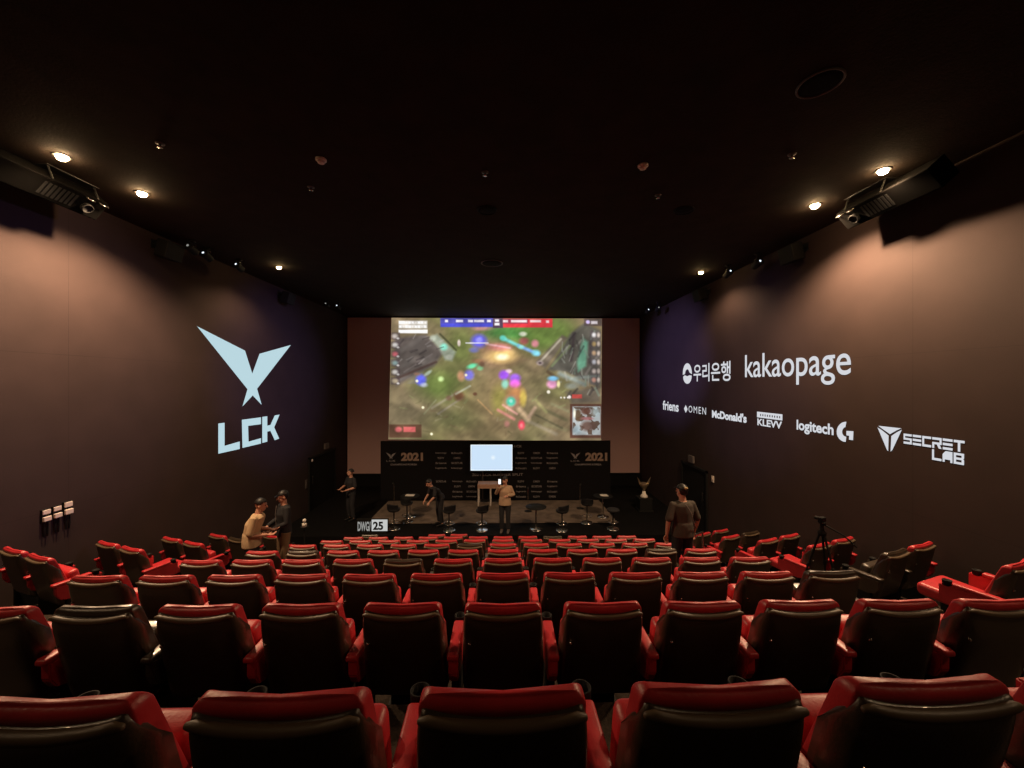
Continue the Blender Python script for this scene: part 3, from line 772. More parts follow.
downlight(883, 170, 'lit warm ceiling downlight outermost at upper right above the hung projector', power=PW_ * .30)
downlight(815, 205, 'large lit warm ceiling downlight just left of the right hung projector', power=PW_ * 1.4)
downlight(701, 272, 'small lit warm ceiling downlight near the front of the right wall', True, PW_ * .20)

# the same rows of downlights go on over the rearmost seats
for x, lb in ((-5.6, 'ceiling downlight over the rear seats by the left wall'), (5.15, 'ceiling downlight over the rear seats by the right wall')):
    downlight(0, 0, lb, power=PW_ * .10, xyz=(x, .5, ZC))
# ------------------------------------------------------------------ projectors
def projector(loc, rz, label, side):
    t = thing('projector', label, 'projector', loc, rz, 'projectors hung by the side walls')
    if side > 0: t.scale = (1, -1, 1)           # the right one is its mirror image
    # local: lens looks along +X, origin on the ceiling
    # body hung on edge: the lens face looks down into the room
    tilt = Matrix.Translation((0, 0, -.236)) @ Matrix.Rotation(math.radians(42), 4, 'Y')
    bm = BM(); box(bm, -.15, .15, -.96, .44, -.16, .16, .018, 3, tilt); obj('projector_body', bm, M['projbody'], t)
    bm = BM(); lathe(bm, [(.07, 0), (.072, .05), (.064, .056), (.058, .03), (.0, .03)], 20, (0, 0, 0), tilt @ Matrix.Translation((.148, .20, -.02)) @ Matrix.Rotation(PI / 2, 4, 'Y'))
    obj('lens', bm, M['plastic'], t, True)
    bm = BM()
    for k in range(8): box(bm, .149, .153, -.38 + k * .055, -.345 + k * .055, -.10, .10, 0, 1, tilt)
    obj('air_vent', bm, M['plastic'], t)
    bm = BM()
    for sy in (-.3, .3):
        tube(bm, [tilt @ Vector((-.15, sy, .10)), (-.12, sy, -.012)], .012, 8); tube(bm, [tilt @ Vector((.10, sy, .16)), (.12, sy, -.012)], .012, 8)
    box(bm, -.16, .16, -.34, .34, -.014, -.001, .003)
    obj('mount_bracket', bm, M['steel'], t)
    for sy in ((.30, .40), (.12, .20)):
        bm = BM(); pts = [tilt @ Vector(p) for p in ((.150, sy[0], .13), (.20, sy[0], .13), (.20, sy[1], .13), (.150, sy[1], .13))]
        tube(bm, pts, .009, 8); obj('handle', bm, M['chrome'], t, True)
    return t
projector((-6.32, 5.70, ZC), 0, 'black projector hung from the ceiling beside the left wall', -1)
projector((5.68, 5.90, ZC), PI, 'black projector hung from the ceiling beside the right wall', 1)
def leak(loc, target, e, col, size):
    L = bpy.data.lights.new('projector_beam', 'SPOT'); L.energy = e; L.color = col; L.spot_size = math.radians(size); L.spot_blend = .9; L.shadow_soft_size = .02
    lo = bpy.data.objects.new('projector_beam', L); COL.objects.link(lo); lo.location = loc
    lo.rotation_euler = (Vector(target) - Vector(loc)).to_track_quat('-Z', 'Y').to_euler()
VIO = (.42, .36, 1.0)
leak((-6.15, 5.7, ZC - .42), (XR, 13.9, EZ + .8), 7500, VIO, 21)
leak((-6.15, 5.7, ZC - .42), (XR, 9.6, EZ + .2), 1100, VIO, 26)
leak((5.5, 5.66, ZC - .42), (XL, 6.0, EZ + .2), 900, VIO, 30)
leak((5.5, 5.66, ZC - .42), (XL, 12.0, EZ + .2), 3000, VIO, 26)

# small stage lights hung along the wall tops
def stage_light(px_, py_, X, label, led, side):
    p = on_x(px_, py_, X)
    drop = ZC - p.z
    t = thing('stage_light', label, 'stage light', (p.x, p.y, ZC), 0, 'small black stage lights along the ceiling edge')
    bm = BM(); lathe(bm, [(.07, -.001), (.07, -.02), (.02, -.026), (.012, -.05), (.012, -drop + .12)], 14); obj('hanger', bm, M['plastic'], t, True)
    bm = BM()
    tube(bm, [(0, -.10, -drop), (0, -.10, -drop + .12), (0, .10, -drop + .12), (0, .10, -drop)], .010, 8); obj('yoke', bm, M['steel'], t, True)
    rot = Matrix.Translation((0, 0, -drop)) @ Matrix.Rotation(math.radians(-100), 4, 'X')
    rot = Matrix.Translation((0, 0, -drop)) @ Matrix.Rotation(math.radians(72), 4, 'X')
    bm = BM(); lathe(bm, [(.045, -.14), (.075, -.11), (.08, .06), (.09, .10), (.085, .12), (.07, .118), (.0, .116)], 18, (0, 0, 0), rot); obj('lamp_body', bm, M['plastic'], t, True)
    bm = BM(); lathe(bm, [(.0, .1165), (.024, .119), (.024, .1235), (.0, .125)], 14, (0, 0, 0), rot); obj('lens', bm, led, t, True)
    return t
for (a, b, X, lb, led, sd) in (
    (192, 249, -6.5, 'dim small stage light nearest the camera on the left ceiling edge', M['leddim'], -1),
    (207, 256, -6.5, 'small stage light with white spot, second along the left ceiling edge', M['led'], -1),
    (239, 267, -6.35, 'small stage light with white spot left of the small warm downlight', M['led'], -1),
    (327, 305, -6.3, 'small dim stage light near the screen corner at left, outer one', M['leddim'], -1),
    (338, 307, -6.1, 'small stage light with white spot nearest the screen at left', M['led'], -1),
    (728, 273.6, 5.66, 'small stage light with white spot just right of the small warm downlight', M['led'], 1),
    (757, 264, 5.8, 'small stage light with white spot, farther from the right small downlight', M['led'], 1),
    (647.5, 311, 5.5, 'small stage light with white spot nearest the screen at right', M['led'], 1),
    (657.6, 309, 5.65, 'small dim stage light near the screen corner at right, outer one', M['leddim'], 1)):
    stage_light(a, b, X, lb, led, sd)
# surround speakers on the side walls, just under the ceiling
def speaker(X, y, side, label):
    t = thing('wall_speaker', label, 'speaker', (X, y, ZC - .42), 0, 'surround speakers high on the side walls')
    s = -side
    bm = BM(); xs = sorted((s * .10, s * .34)); box(bm, xs[0], xs[1], -.20, .20, -.02, .32, .02, 2, Matrix.Rotation(s * math.radians(14), 4, 'Y')); obj('cabinet', bm, M['plastic'], t)
    bm = BM(); tube(bm, [(s * .005, -.1, .2), (s * .2, -.1, .2)], .012, 8); tube(bm, [(s * .005, .1, .2), (s * .2, .1, .2)], .012, 8); xs = sorted((s * .001, s * .012)); box(bm, xs[0], xs[1], -.15, .15, .12, .28, .002)
    obj('wall_bracket', bm, M['steel'], t)
speaker(XR, 7.9, 1, 'black surround speaker high on the right wall above the large wordmark')
speaker(XR, 11.6, 1, 'black surround speaker high on the right wall near the screen')
speaker(XL, 7.9, -1, 'black surround speaker high on the left wall before the wing emblem')
speaker(XL, 12.2, -1, 'black surround speaker high on the left wall near the screen')

# ceiling fittings
def disc(px_, py_, r, label, name, cat, m, ring=None):
    p = on_z(px_, py_, ZC)
    t = thing(name, label, cat, (p.x, p.y, ZC))
    bm = BM(); lathe(bm, [(r * .9, -.001), (r * .9, -.008), (r * .5, -.014), (.0, -.015)], 28); obj('grille', bm, m, t, True)
    bm = BM(); lathe(bm, [(r, -.001), (r, -.014), (r * .96, -.020), (r * .90, -.014), (r * .90, -.001)], 28); obj('rim', bm, ring or M['plastic'], t, True)
M['rimgrey'] = mat('rim_grey', (.10, .085, .08), .5)
disc(820, 83, .20, 'largest round ceiling speaker at upper right above the downlights', 'ceiling_speaker', 'ceiling speaker', M['wall_f'], M['rimgrey'])
disc(492, 263, .27, 'round ceiling speaker with grey rim above the middle of the screen', 'ceiling_speaker', 'ceiling speaker', M['wall_f'], M['rimgrey'])
disc(487, 210, .17, 'dark round ceiling speaker in the middle of the ceiling', 'ceiling_speaker', 'ceiling speaker', M['wall_f'])
disc(684, 210, .17, 'dark round ceiling speaker right of the middle, before the right downlights', 'ceiling_speaker', 'ceiling speaker', M['wall_f'])
def detector(px_, py_, label, r=.07):
    p = on_z(px_, py_, ZC)
    t = thing('smoke_detector', label, 'smoke detector', (p.x, p.y, ZC))
    bm = BM(); lathe(bm, [(r, -.001), (r, -.02), (r * .8, -.03)], 20); obj('mounting_base', bm, M['cream'], t, True)
    bm = BM(); lathe(bm, [(r * .7, -.03), (r * .6, -.055), (.0, -.058)], 20); obj('sensor_head', bm, M['cream'], t, True)
detector(321, 159, 'pinkish smoke detector on the ceiling left of centre')
detector(643, 165, 'pinkish smoke detector on the ceiling right of centre')
def sprinkler(px_, py_, label):
    p = on_z(px_, py_, ZC)
    t = thing('ceiling_sprinkler', label, 'sprinkler', (p.x, p.y, ZC))
    bm = BM(); lathe(bm, [(.05, -.001), (.05, -.008), (.02, -.016)], 18); obj('cover_plate', bm, M['rimgrey'], t, True)
    bm = BM(); lathe(bm, [(.012, -.014), (.012, -.05), (.03, -.052), (.03, -.056), (.0, -.057)], 14); obj('spray_head', bm, M['chrome'], t, True)
for a, b, lb in ((311, 187, 'small sprinkler head on the ceiling just behind the left smoke detector'), (658, 195, 'small sprinkler head on the ceiling just behind the right smoke detector'),
                 (485, 172, 'tiny sprinkler head on the ceiling between the two smoke detectors'), (160, 143, 'tiny sprinkler head on the ceiling near the left projector'), (792, 154, 'tiny sprinkler head on the ceiling near the right projector')):
    sprinkler(a, b, lb)

# ------------------------------------------------------------------ wall fittings
for (x, y, w, h, lb) in ((44, 515.5, .10, .17, 'cream wall box with hanging cable, nearest the camera of three'), (55, 512, .10, .17, 'cream wall box with hanging cable, middle of three'), (66, 508, .11, .19, 'cream wall box with hanging cable, nearest the screen of three')):
    p = on_x(x, y, XL)
    t = thing('wall_box', lb, 'wall box', p, 0, 'cream boxes on the left wall')
    bm = BM(); box(bm, .001, .05, -w / 2, w / 2, .02, h / 2, .006); obj('upper_cover', bm, M['cream'], t)
    bm = BM(); box(bm, .001, .065, -w / 2, w / 2, -h / 2, -.015, .008); obj('lower_cover', bm, M['cream'], t)
    bm = BM(); box(bm, .001, .035, -w / 2 - .005, w / 2 + .005, -h / 2 - .01, h / 2 + .01, .002); obj('back_plate', bm, M['plastic'], t)
    bm = BM()
    for dy in (-.02, .02): tube(bm, [(.03, dy, -h / 2 + .01), (.035, dy * 1.2, -h / 2 - .12), (.03, dy, -h / 2 - .22)], .010, 8)
    obj('cable', bm, M['plastic'], t, True)
def plate(X, x, y, side, w, h, label, name, cat, m):
    p = on_x(x, y, X); s = -side
    t = thing(name, label, cat, p)
    bm = BM(); xs = sorted((s * .001, s * .018)); box(bm, xs[0], xs[1], -w / 2, w / 2, -h / 2, h / 2, .004); obj('cover_plate', bm, m, t)
    bm = BM(); xs = sorted((s * .014, s * .03)); box(bm, xs[0], xs[1], -w / 4, w / 4, -h / 5, h / 5, .003); obj('rocker', bm, m, t)
plate(XR, 713, 479, 1, .12, .18, 'small pale switch plate on the right wall beside the dark door', 'wall_switch', 'switch', M['cream'])
plate(XL, 306, 484, -1, .12, .30, 'tall dim switch plate on the left wall before the dark door', 'wall_switch', 'switch', M['rimgrey'])
def exit_box(X, x, y, side, label):
    p = on_x(x, y, X); s = -side
    t = thing('sign_box', label, 'sign box', p)
    bm = BM(); xs = sorted((s * .02, s * .09)); box(bm, xs[0], xs[1], -.16, .16, -.11, .11, .006); obj('casing', bm, M['rimgrey'], t)
    bm = BM(); xs = sorted((s * .001, s * .03)); box(bm, xs[0], xs[1], -.03, .03, -.03, .03, .004); obj('wall_mount', bm, M['steel'], t)
exit_box(XR, 693, 459, 1, 'small unlit sign box above the dark door on the right wall')
exit_box(XL, 325, 446, -1, 'small unlit sign box above the dark door on the left wall')
p = on_x(311.2, 460.5, XL)
bm = BM(); lathe(bm, [(.05, .001), (.055, .02), (.045, .05), (.0, .06)], 16, (0, 0, 0), Matrix.Rotation(PI / 2, 4, 'Y'))
o_ = obj('indicator_lamp', bm, M['white'], None, True); o_.location = p; tag(o_, 'tiny pale round lamp at the top corner of the left door', 'indicator lamp')

# ------------------------------------------------------------------ stage furniture
SX = lambda x, Y: on_y(x, CY, Y).x
def stool(x, Y, label, seat_h=.62, back=True):
    t = thing('bar_stool', label, 'stool', (SX(x, Y), Y, on_stage(Y)), random.uniform(-.6, .6), 'black stools along the stage')
    bm = BM(); lathe(bm, [(.0, .0), (.20, .0), (.205, .012), (.17, .022), (.04, .04)], 24); obj('base', bm, M['chrome'], t, True)
    bm = BM(); tube(bm, [(0, 0, .03), (0, 0, seat_h - .06)], .022, 12); obj('column', bm, M['steel'], t, True)
    bm = BM(); lathe(bm, [(.06, seat_h - .08), (.17, seat_h - .05), (.20, seat_h), (.18, seat_h + .03), (.0, seat_h + .035)], 24); obj('seat', bm, M['darkcloth'], t, True)
    if back:
        bm = BM()
        pts = []
        for j in range(5):
            for i in range(13):
                a = math.radians(-75 + 150 * i / 12); z = seat_h + .0 + .22 * j / 4 * (1 - .25 * abs(i - 6) / 6)
                pts.append(bm.verts.new((.205 * math.sin(a), -.205 * math.cos(a) - .02 * j / 4, z)))
        for j in range(4):
            for i in range(12): bm.faces.new((pts[j * 13 + i], pts[j * 13 + i + 1], pts[(j + 1) * 13 + i + 1], pts[(j + 1) * 13 + i]))
        r = bmesh.ops.solidify(bm, geom=list(bm.faces), thickness=.025)
        obj('backrest', bm, M['darkcloth'], t, True)
    bm = BM(); tube(bm, [(.16 * math.cos(a), .16 * math.sin(a), .22) for a in np.linspace(0, 2 * PI, 17)], .009, 8, False); tube(bm, [(.0, 0, .22), (.16, 0, .22)], .008, 8); obj('foot_ring', bm, M['chrome'], t, True)
stool(449, 12.15, 'black stool with low back beside the bending person on stage')
stool(482, 12.15, 'black stool with bright base just left of the person in beige')
stool(562, 12.1, 'black stool with low back in the middle of the right stage half')
stool(587, 12.75, 'black stool farther back, in front of the microphone stand', .64)
stool(407, 12.9, 'black stool toward the back left of the stage', .62)
stool(394, 12.3, 'black stool at the left end of the stage', .62)
stool(613, 12.2, 'black stool at the far right end of the stage', .60, False)
def table(x, Y, label, r=.33, h=.72):
    t = thing('round_table', label, 'table', (SX(x, Y), Y, on_stage(Y)), 0, 'small round tables on the stage')
    bm = BM(); lathe(bm, [(.0, h - .03), (r - .02, h - .03), (r, h - .015), (r - .01, h), (.0, h)], 28); obj('table_top', bm, M['plastic'], t, True)
    bm = BM(); tube(bm, [(0, 0, .02), (0, 0, h - .03)], .025, 12); obj('column', bm, M['chrome'], t, True)
    bm = BM(); lathe(bm, [(.0, .0), (.2, .0), (.2, .012), (.04, .03)], 24); obj('base', bm, M['chrome'], t, True)
    return t
table(536, 12.2, 'small round black table right of the person in beige')
table(603, 13.3, 'small round black table with papers near the right end of the stage')
table(410, 13.4, 'small round black table with papers near the left end of the stage')
for x, Y, z, w, lb in ((604, 13.3, .72, .26, 'white paper lying on the right round stage table'), (410, 13.4, .72, .30, 'pale paper lying on the left round stage table')):
    bm = BM(); box(bm, -w / 2, w / 2, -.10, .10, 0, .012, .002)
    for v in bm.verts: v.co.z += .004 * math.sin(v.co.x * 30)
    o_ = obj('paper_stack', bm, M['white']); o_.location = (SX(x, Y), Y, STAGE_Z + z + .017); tag(o_, lb, 'paper')
def mic_stand(x, Y, label, h=1.1):
    t = thing('microphone_stand', label, 'microphone stand', (SX(x, Y), Y, on_stage(Y)))
    bm = BM(); lathe(bm, [(.0, .0), (.13, .0), (.13, .012), (.02, .03)], 20); obj('base', bm, M['plastic'], t, True)
    bm = BM(); tube(bm, [(0, 0, .02), (0, 0, h)], .011, 8); obj('pole', bm, M['chrome'], t, True)
    bm = BM(); tube(bm, [(0, 0, h), (0, -.10, h + .05)], .016, 10); ellipsoid(bm, (0, -.12, h + .06), (.028, .03, .028)); obj('microphone', bm, M['steel'], t, True)
mic_stand(580, 14.2, 'thin microphone stand before the right side of the backdrop', .85)
mic_stand(394, 14.4, 'thin microphone stand before the left side of the backdrop', .85)
mic_stand(528, 13.9, 'thin microphone stand just right of the person in beige', .80)
# tall desk in front of the monitor
Yd = 14.75; pa = on_y(478, 483, Yd); pb = on_y(500, 503, Yd)
t = thing('stage_desk', 'tan topped desk on pale legs below the lit television', 'desk', ((pa.x + pb.x) / 2, Yd, STAGE_Z + .012))
hw = (pb.x - pa.x) / 2; zt = pa.z - STAGE_Z
bm = BM(); box(bm, -hw, hw, -.25, .25, zt - .16, zt, .01); obj('top', bm, M['wood'], t)
for sx in (-hw + .03, hw - .35):
    for sy in (-.22, .22):
        bm = BM(); box(bm, sx - .025, sx + .025, sy - .025, sy + .025, 0, zt - .16, .004); obj('leg', bm, M['paleleg'], t)
# trophy on a plinth
Yt = 14.0; p = on_y(644, 497, Yt)
t = thing('plinth', 'black plinth under the trophy at the right end of the stage', 'plinth', (p.x, Yt, STAGE_Z))
hp = p.z - STAGE_Z
bm = BM(); box(bm, -.22, .22, -.22, .22, .06, hp - .03, .01); obj('column', bm, M['plastic'], t)
bm = BM(); box(bm, -.26, .26, -.26, .26, 0, .06, .01); obj('base', bm, M['plastic'], t)
bm = BM(); box(bm, -.24, .24, -.24, .24, hp - .03, hp, .008); obj('top', bm, M['plastic'], t)
t = thing('trophy', 'winged trophy with pale foot standing on the black plinth', 'trophy', (p.x, Yt, p.z))
bm = BM(); lathe(bm, [(.0, .0), (.13, .0), (.125, .05), (.07, .12), (.05, .22), (.0, .22)], 24); obj('foot', bm, M['white'], t, True)
bm = BM(); lathe(bm, [(.03, .20), (.05, .26), (.10, .36), (.16, .50), (.15, .51), (.09, .38), (.0, .30)], 24); obj('cup', bm, M['gold'], t, True)
for s in (-1, 1):
    bm = BM()
    for d in (-.012, .012): pass
    a = [(s * .05, -.012, .28), (s * .17, -.012, .46), (s * .24, -.012, .72), (s * .13, -.012, .55), (s * .06, -.012, .40)]
    A = [bm.verts.new(q) for q in a]; B = [bm.verts.new((q[0], .012, q[2])) for q in a]
    bm.faces.new(A); bm.faces.new(B[::-1])
    for i in range(5): bm.faces.new((A[i], A[(i + 1) % 5], B[(i + 1) % 5], B[i]))
    obj('wing', bm, M['gold'], t)
# cue monitor on the stage edge
Yc = 11.95; p = on_y(372, 531, Yc)
t = thing('cue_display', 'lit score display with white figures at the left front of the stage', 'display', (p.x, Yc, STAGE_Z))
w = on_y(387.5, 520, Yc).x - p.x; wl = p.x - on_y(357, 520, Yc).x; zb = p.z - STAGE_Z; zt = on_y(372, 519.6, Yc).z - STAGE_Z
bm = BM(); box(bm, -wl - .02, w + .02, 0, .05, zb - .02, zt + .02, .006); obj('casing', bm, M['plastic'], t)
bm = BM(); box(bm, -wl + .05, w - .05, -.02, .12, 0, .02, .004); box(bm, -.05, .05, .02, .05, .02, zb, .004); obj('stand', bm, M['plastic'], t)
# screen face: a white field with dark figures, and grey letters beside it
bm = BM(); box(bm, -.01, w, -.004, -.001, zb, zt); obj('display', bm, emit('cue_white', tuple(lin((196, 198, 196))), 1), t)
bm = BM(); add_text(bm, '25', lambda u, v: Vector((.03 + (w - .16) * u, -.006, zb + .03 + (zt - zb - .09) * v)), .04); obj('figures', bm, M['plastic'], t)
bm = BM(); add_text(bm, 'DWG/', lambda u, v: Vector((-wl + .02 + (wl - .06) * u, -.004, zb + .0 + (zt - zb - .06) * v)), .03); obj('lettering', bm, emit('cue_grey', tuple(lin((150, 150, 146))), 1), t)
# hand sanitiser stand in the left aisle
def row_at(y):
    k = 0
    while k < NROW and y > row_d(k + 1) - .14: k += 1
    return row_floor(k)
Ys = 9.5; p = on_y(304.4, 527, Ys)
zf = row_at(Ys)
t = thing('sanitiser_stand', 'slim black stand topped by a white pump bottle in the left aisle', 'sanitiser stand', (p.x, Ys, zf))
hh = p.z - zf
bm = BM(); lathe(bm, [(.0, .0), (.16, .0), (.16, .012), (.02, .03)], 20); obj('base', bm, M['plastic'], t, True)
bm = BM(); tube(bm, [(0, 0, .02), (0, 0, hh)], .016, 10); lathe(bm, [(.0, hh), (.09, hh), (.09, hh + .012), (.0, hh + .012)], 18); obj('pole', bm, M['plastic'], t, True)
bm = BM(); lathe(bm, [(.0, hh + .012), (.052, hh + .012), (.055, hh + .07), (.05, hh + .09), (.018, hh + .10), (.018, hh + .13), (.0, hh + .13)], 18); obj('bottle', bm, M['white'], t, True)
bm = BM(); lathe(bm, [(.0, hh + .125), (.035, hh + .13), (.045, hh + .16), (.03, hh + .19), (.0, hh + .20)], 16); tube(bm, [(0, 0, hh + .17), (0, -.07, hh + .165)], .010, 8); obj('pump', bm, M['white'], t, True)
# low handrail in the right aisle
Yh = 8.65; p = on_y(692, 536, Yh); zf = row_at(Yh)
t = thing('handrail', 'short pale metal handrail in the right aisle behind the person in charcoal', 'handrail', (p.x, Yh, zf))
bm = BM(); tube(bm, [(0, 0, 0), (0, 0, p.z - zf)], .02, 10); tube(bm, [(.34, .2, 0), (.34, .2, p.z - zf + .01)], .02, 10); obj('post', bm, M['chrome'], t, True)
bm = BM(); tube(bm, [(-.02, -.01, p.z - zf), (.36, .21, p.z - zf + .01)], .022, 10); obj('rail', bm, M['chrome'], t, True)

# camera tripod behind the right angled seats
Yt = 5.62; xt = SX(822, Yt); zf = row_at(Yt); top = on_y(822, 517, Yt).z - zf
t = thing('camera_tripod', 'black tripod with a small camera standing in the right aisle', 'tripod', (xt, Yt, zf), .3)
for k in range(3):
    a = 2 * PI * k / 3 + .4
    bm = BM(); f = Vector((.30 * math.cos(a), .30 * math.sin(a), .012)); h = Vector((.03 * math.cos(a), .03 * math.sin(a), top - .24))
    mid = (f + h) / 2
    tube(bm, [h, mid], [.016, .015], 10); tube(bm, [mid, f], [.011, .010], 10)
    l = obj('leg', bm, M['plastic'], t, True)
    bm = BM(); tube(bm, [mid + (h - f).normalized() * .02, mid - (h - f).normalized() * .03], .020, 10); obj('leg_clamp', bm, M['plastic'], l, True)
bm = BM(); lathe(bm, [(.05, top - .27), (.055, top - .22), (.03, top - .20), (.022, top - .14), (.022, top - .10), (.05, top - .09), (.05, top - .07)], 16); obj('head', bm, M['plastic'], t, True)
bm = BM(); tube(bm, [(.02, -.02, top - .11), (.16, -.18, top - .22), (.26, -.28, top - .36)], .011, 8); obj('pan_handle', bm, M['plastic'], t, True)
bm = BM(); box(bm, -.05, .05, -.03, .03, top - .07, top, .010, 3); lathe(bm, [(.025, 0), (.027, .06), (.02, .065), (.0, .06)], 16, (0, 0, 0), Matrix.Translation((0, .03, top - .035)) @ Matrix.Rotation(-PI / 2, 4, 'X'))
obj('camera', bm, M['plastic'], t)

# ------------------------------------------------------------------ people
def voxel(bm, size, smooth=2):
    me = bpy.data.meshes.new('t'); bmesh.ops.recalc_face_normals(bm, faces=bm.faces); bm.to_mesh(me); bm.free()
    ob = bpy.data.objects.new('t', me); COL.objects.link(ob)
    r = ob.modifiers.new('r', 'REMESH'); r.mode = 'VOXEL'; r.voxel_size = size; r.use_smooth_shade = True
    s = ob.modifiers.new('s', 'SMOOTH'); s.iterations = smooth; s.factor = .5
    bpy.context.view_layer.update()
    out = bpy.data.meshes.new_from_object(ob.evaluated_get(bpy.context.evaluated_depsgraph_get()))
    bpy.data.objects.remove(ob); bpy.data.meshes.remove(me)
    return out
BASE = dict(pelvis=(0, 0, .95), waist=(0, 0, 1.09), chest=(0, .01, 1.28), neck=(0, -.005, 1.46), head=(0, .02, 1.61),
            sl=(-.175, 0, 1.395), el=(-.235, -.03, 1.13), wl=(-.24, .05, .89), sr=(.175, 0, 1.395), er=(.235, -.03, 1.13), wr=(.24, .05, .89),
            hl=(-.09, 0, .92), kl=(-.10, .03, .50), al=(-.105, -.02, .09), hr=(.09, 0, .92), kr=(.10, .03, .50), ar=(.105, -.02, .09))
def elliptic(bm, c0, secs):
    """loft of ellipses: (centre, half width, half depth)"""
    rings = []; N = 20
    for c, a, b in secs:
        rings.append([bm.verts.new(Vector(c) + Vector((a * math.cos(2 * PI * k / N), b * math.sin(2 * PI * k / N), 0))) for k in range(N)])
    for p, q in zip(rings, rings[1:]):
        for k in range(N): bm.faces.new((p[k], p[(k + 1) % N], q[(k + 1) % N], q[k]))
    bm.faces.new(rings[0][::-1]); bm.faces.new(rings[-1])
def person(label, loc, rz, pose, mats, height=1.74, hair='short', cap=None, grow=1.0, long_sleeve=False, headrot=(0, 0, 0), extra=None):
    J = {k: Vector(v) for k, v in BASE.items()}
    for k, v in pose.items(): J[k] = Vector(v)
    k_ = height / 1.735
    t = thing('person', label, 'person', loc, rz); t.scale = (k_, k_, k_)
    hR = Matrix.Rotation(headrot[2], 4, 'Z') @ Matrix.Rotation(headrot[0], 4, 'X') @ Matrix.Rotation(headrot[1], 4, 'Y')
    hd = J['head']; HP = lambda x, y, z: hd + (hR @ Vector((x, y, z)))
    bm = BM()
    pv, ws, ch, nk = J['pelvis'], J['waist'], J['chest'], J['neck']
    up = nk + Vector((0, 0, -.07))
    def torso(b, g):
        elliptic(b, None, [(pv + Vector((0, 0, -.07)), .13 * 1 + g, .10 + g), (pv, .155 + g, .115 + g), (ws, .135 + g, .10 + g), (ch, .165 + g, .12 + g), (up, .150 + g, .095 + g), (up.lerp(nk, .5), .105 + g, .078 + g), (nk + Vector((0, 0, -.012)), .068 + g, .062 + g)])
    torso(bm, 0)
    tube(bm, [nk - Vector((0, 0, .05)), nk.lerp(hd, .6)], [.062, .054], 14)
    # head: skull, jaw, nose, ears, brow and lips in one surface with the body
    ellipsoid(bm, HP(0, -.008, .025), (.076, .095, .098), hR); ellipsoid(bm, HP(0, .025, -.05), (.056, .066, .068), hR)
    tube(bm, [HP(0, .090, .012), HP(0, .112, -.022)], [.009, .015], 8)
    for s in (-1, 1): ellipsoid(bm, HP(s * .078, -.004, -.01), (.012, .020, .032), hR, 10, 8)
    tube(bm, [HP(-.034, .080, .030), HP(.034, .080, .030)], .010, 8)
    tube(bm, [HP(-.020, .084, -.058), HP(.020, .084, -.058)], .008, 8)
    for s, S_, E_, W_, hp, kn, an in ((-1, 'sl', 'el', 'wl', 'hl', 'kl', 'al'), (1, 'sr', 'er', 'wr', 'hr', 'kr', 'ar')):
        s0, e0, w0 = J[S_], J[E_], J[W_]
        tube(bm, [up.lerp(s0, .4), s0, s0.lerp(e0, .5), e0, e0.lerp(w0, .35), w0], [.05, .050, .045, .039, .038, .027], 14)
        d = (w0 - e0).normalized(); side = d.cross(Vector((0, 1, 0)) if abs(d.y) < .8 else Vector((0, 0, 1))).normalized(); nrm = d.cross(side).normalized()
        if nrm.x * s > 0: nrm = -nrm                       # palm turned inward
        pc = w0 + d * .05
        tube(bm, [w0, pc, w0 + d * .085], [.024, .040, .040], 12, True, (nrm, .42))
        fl = (.066, .074, .070, .056)
        for i in range(4):
            b_ = w0 + d * .085 + side * (-.030 + .020 * i)
            m_ = b_ + d * fl[i] * .55 + nrm * .012; e_ = m_ + d * fl[i] * .40 + nrm * .028
            tube(bm, [b_, m_, e_], [.0095, .009, .008], 8)
        tb = w0 + d * .03 - side * .030
        tube(bm, [tb, tb - side * .024 + d * .030 + nrm * .012, tb - side * .030 + d * .062 + nrm * .026], [.012, .011, .009], 8)
        h0, k0, a0 = J[hp], J[kn], J[an]
        tube(bm, [h0, h0.lerp(k0, .45), k0, k0.lerp(a0, .3), a0], [.080, .074, .056, .054, .038], 14)
        fd = Vector((0, 1, 0))
        tube(bm, [a0 + Vector((0, -.03, -.045)), a0 + fd * .09 + Vector((0, 0, -.055)), a0 + fd * .17 + Vector((0, 0, -.065))], [.036, .034, .024], 12)
    body = obj('body', voxel(bm, .0085, 3), mats['skin'], t)
    # clothing
    bm = BM(); g = .014 * grow
    torso(bm, g)
    for S_, E_, W_ in (('sl', 'el', 'wl'), ('sr', 'er', 'wr')):
        s0, e0, w0 = J[S_], J[E_], J[W_]
        if long_sleeve: tube(bm, [up.lerp(s0, .4), s0, s0.lerp(e0, .5), e0, e0.lerp(w0, .4), e0.lerp(w0, .93)], [.066, .062, .058, .054, .052, .043], 14)
        else: tube(bm, [up.lerp(s0, .4), s0, s0.lerp(e0, .5), s0.lerp(e0, .85)], [.066, .064, .064, .066], 14)
    elliptic(bm, None, [(pv + Vector((0, 0, -.10)), .168 + g, .125 + g), (pv, .165 + g, .125 + g), (ws, .145 + g, .112 + g)])
    obj('shirt', voxel(bm, .011, 9), mats['shirt'], t)
    bm = BM()
    elliptic(bm, None, [(pv + Vector((0, 0, -.12)), .14, .11), (pv + Vector((0, 0, -.02)), .165, .125), (pv + Vector((0, 0, .07)), .15, .112)])
    for hp, kn, an in (('hl', 'kl', 'al'), ('hr', 'kr', 'ar')):
        h0, k0, a0 = J[hp], J[kn], J[an]
        tube(bm, [h0, h0.lerp(k0, .45), k0, k0.lerp(a0, .4), a0 + Vector((0, 0, .02))], [.104, .092, .074, .070, .062], 14, False)
    obj('trousers', voxel(bm, .011, 3), mats['trousers'], t)
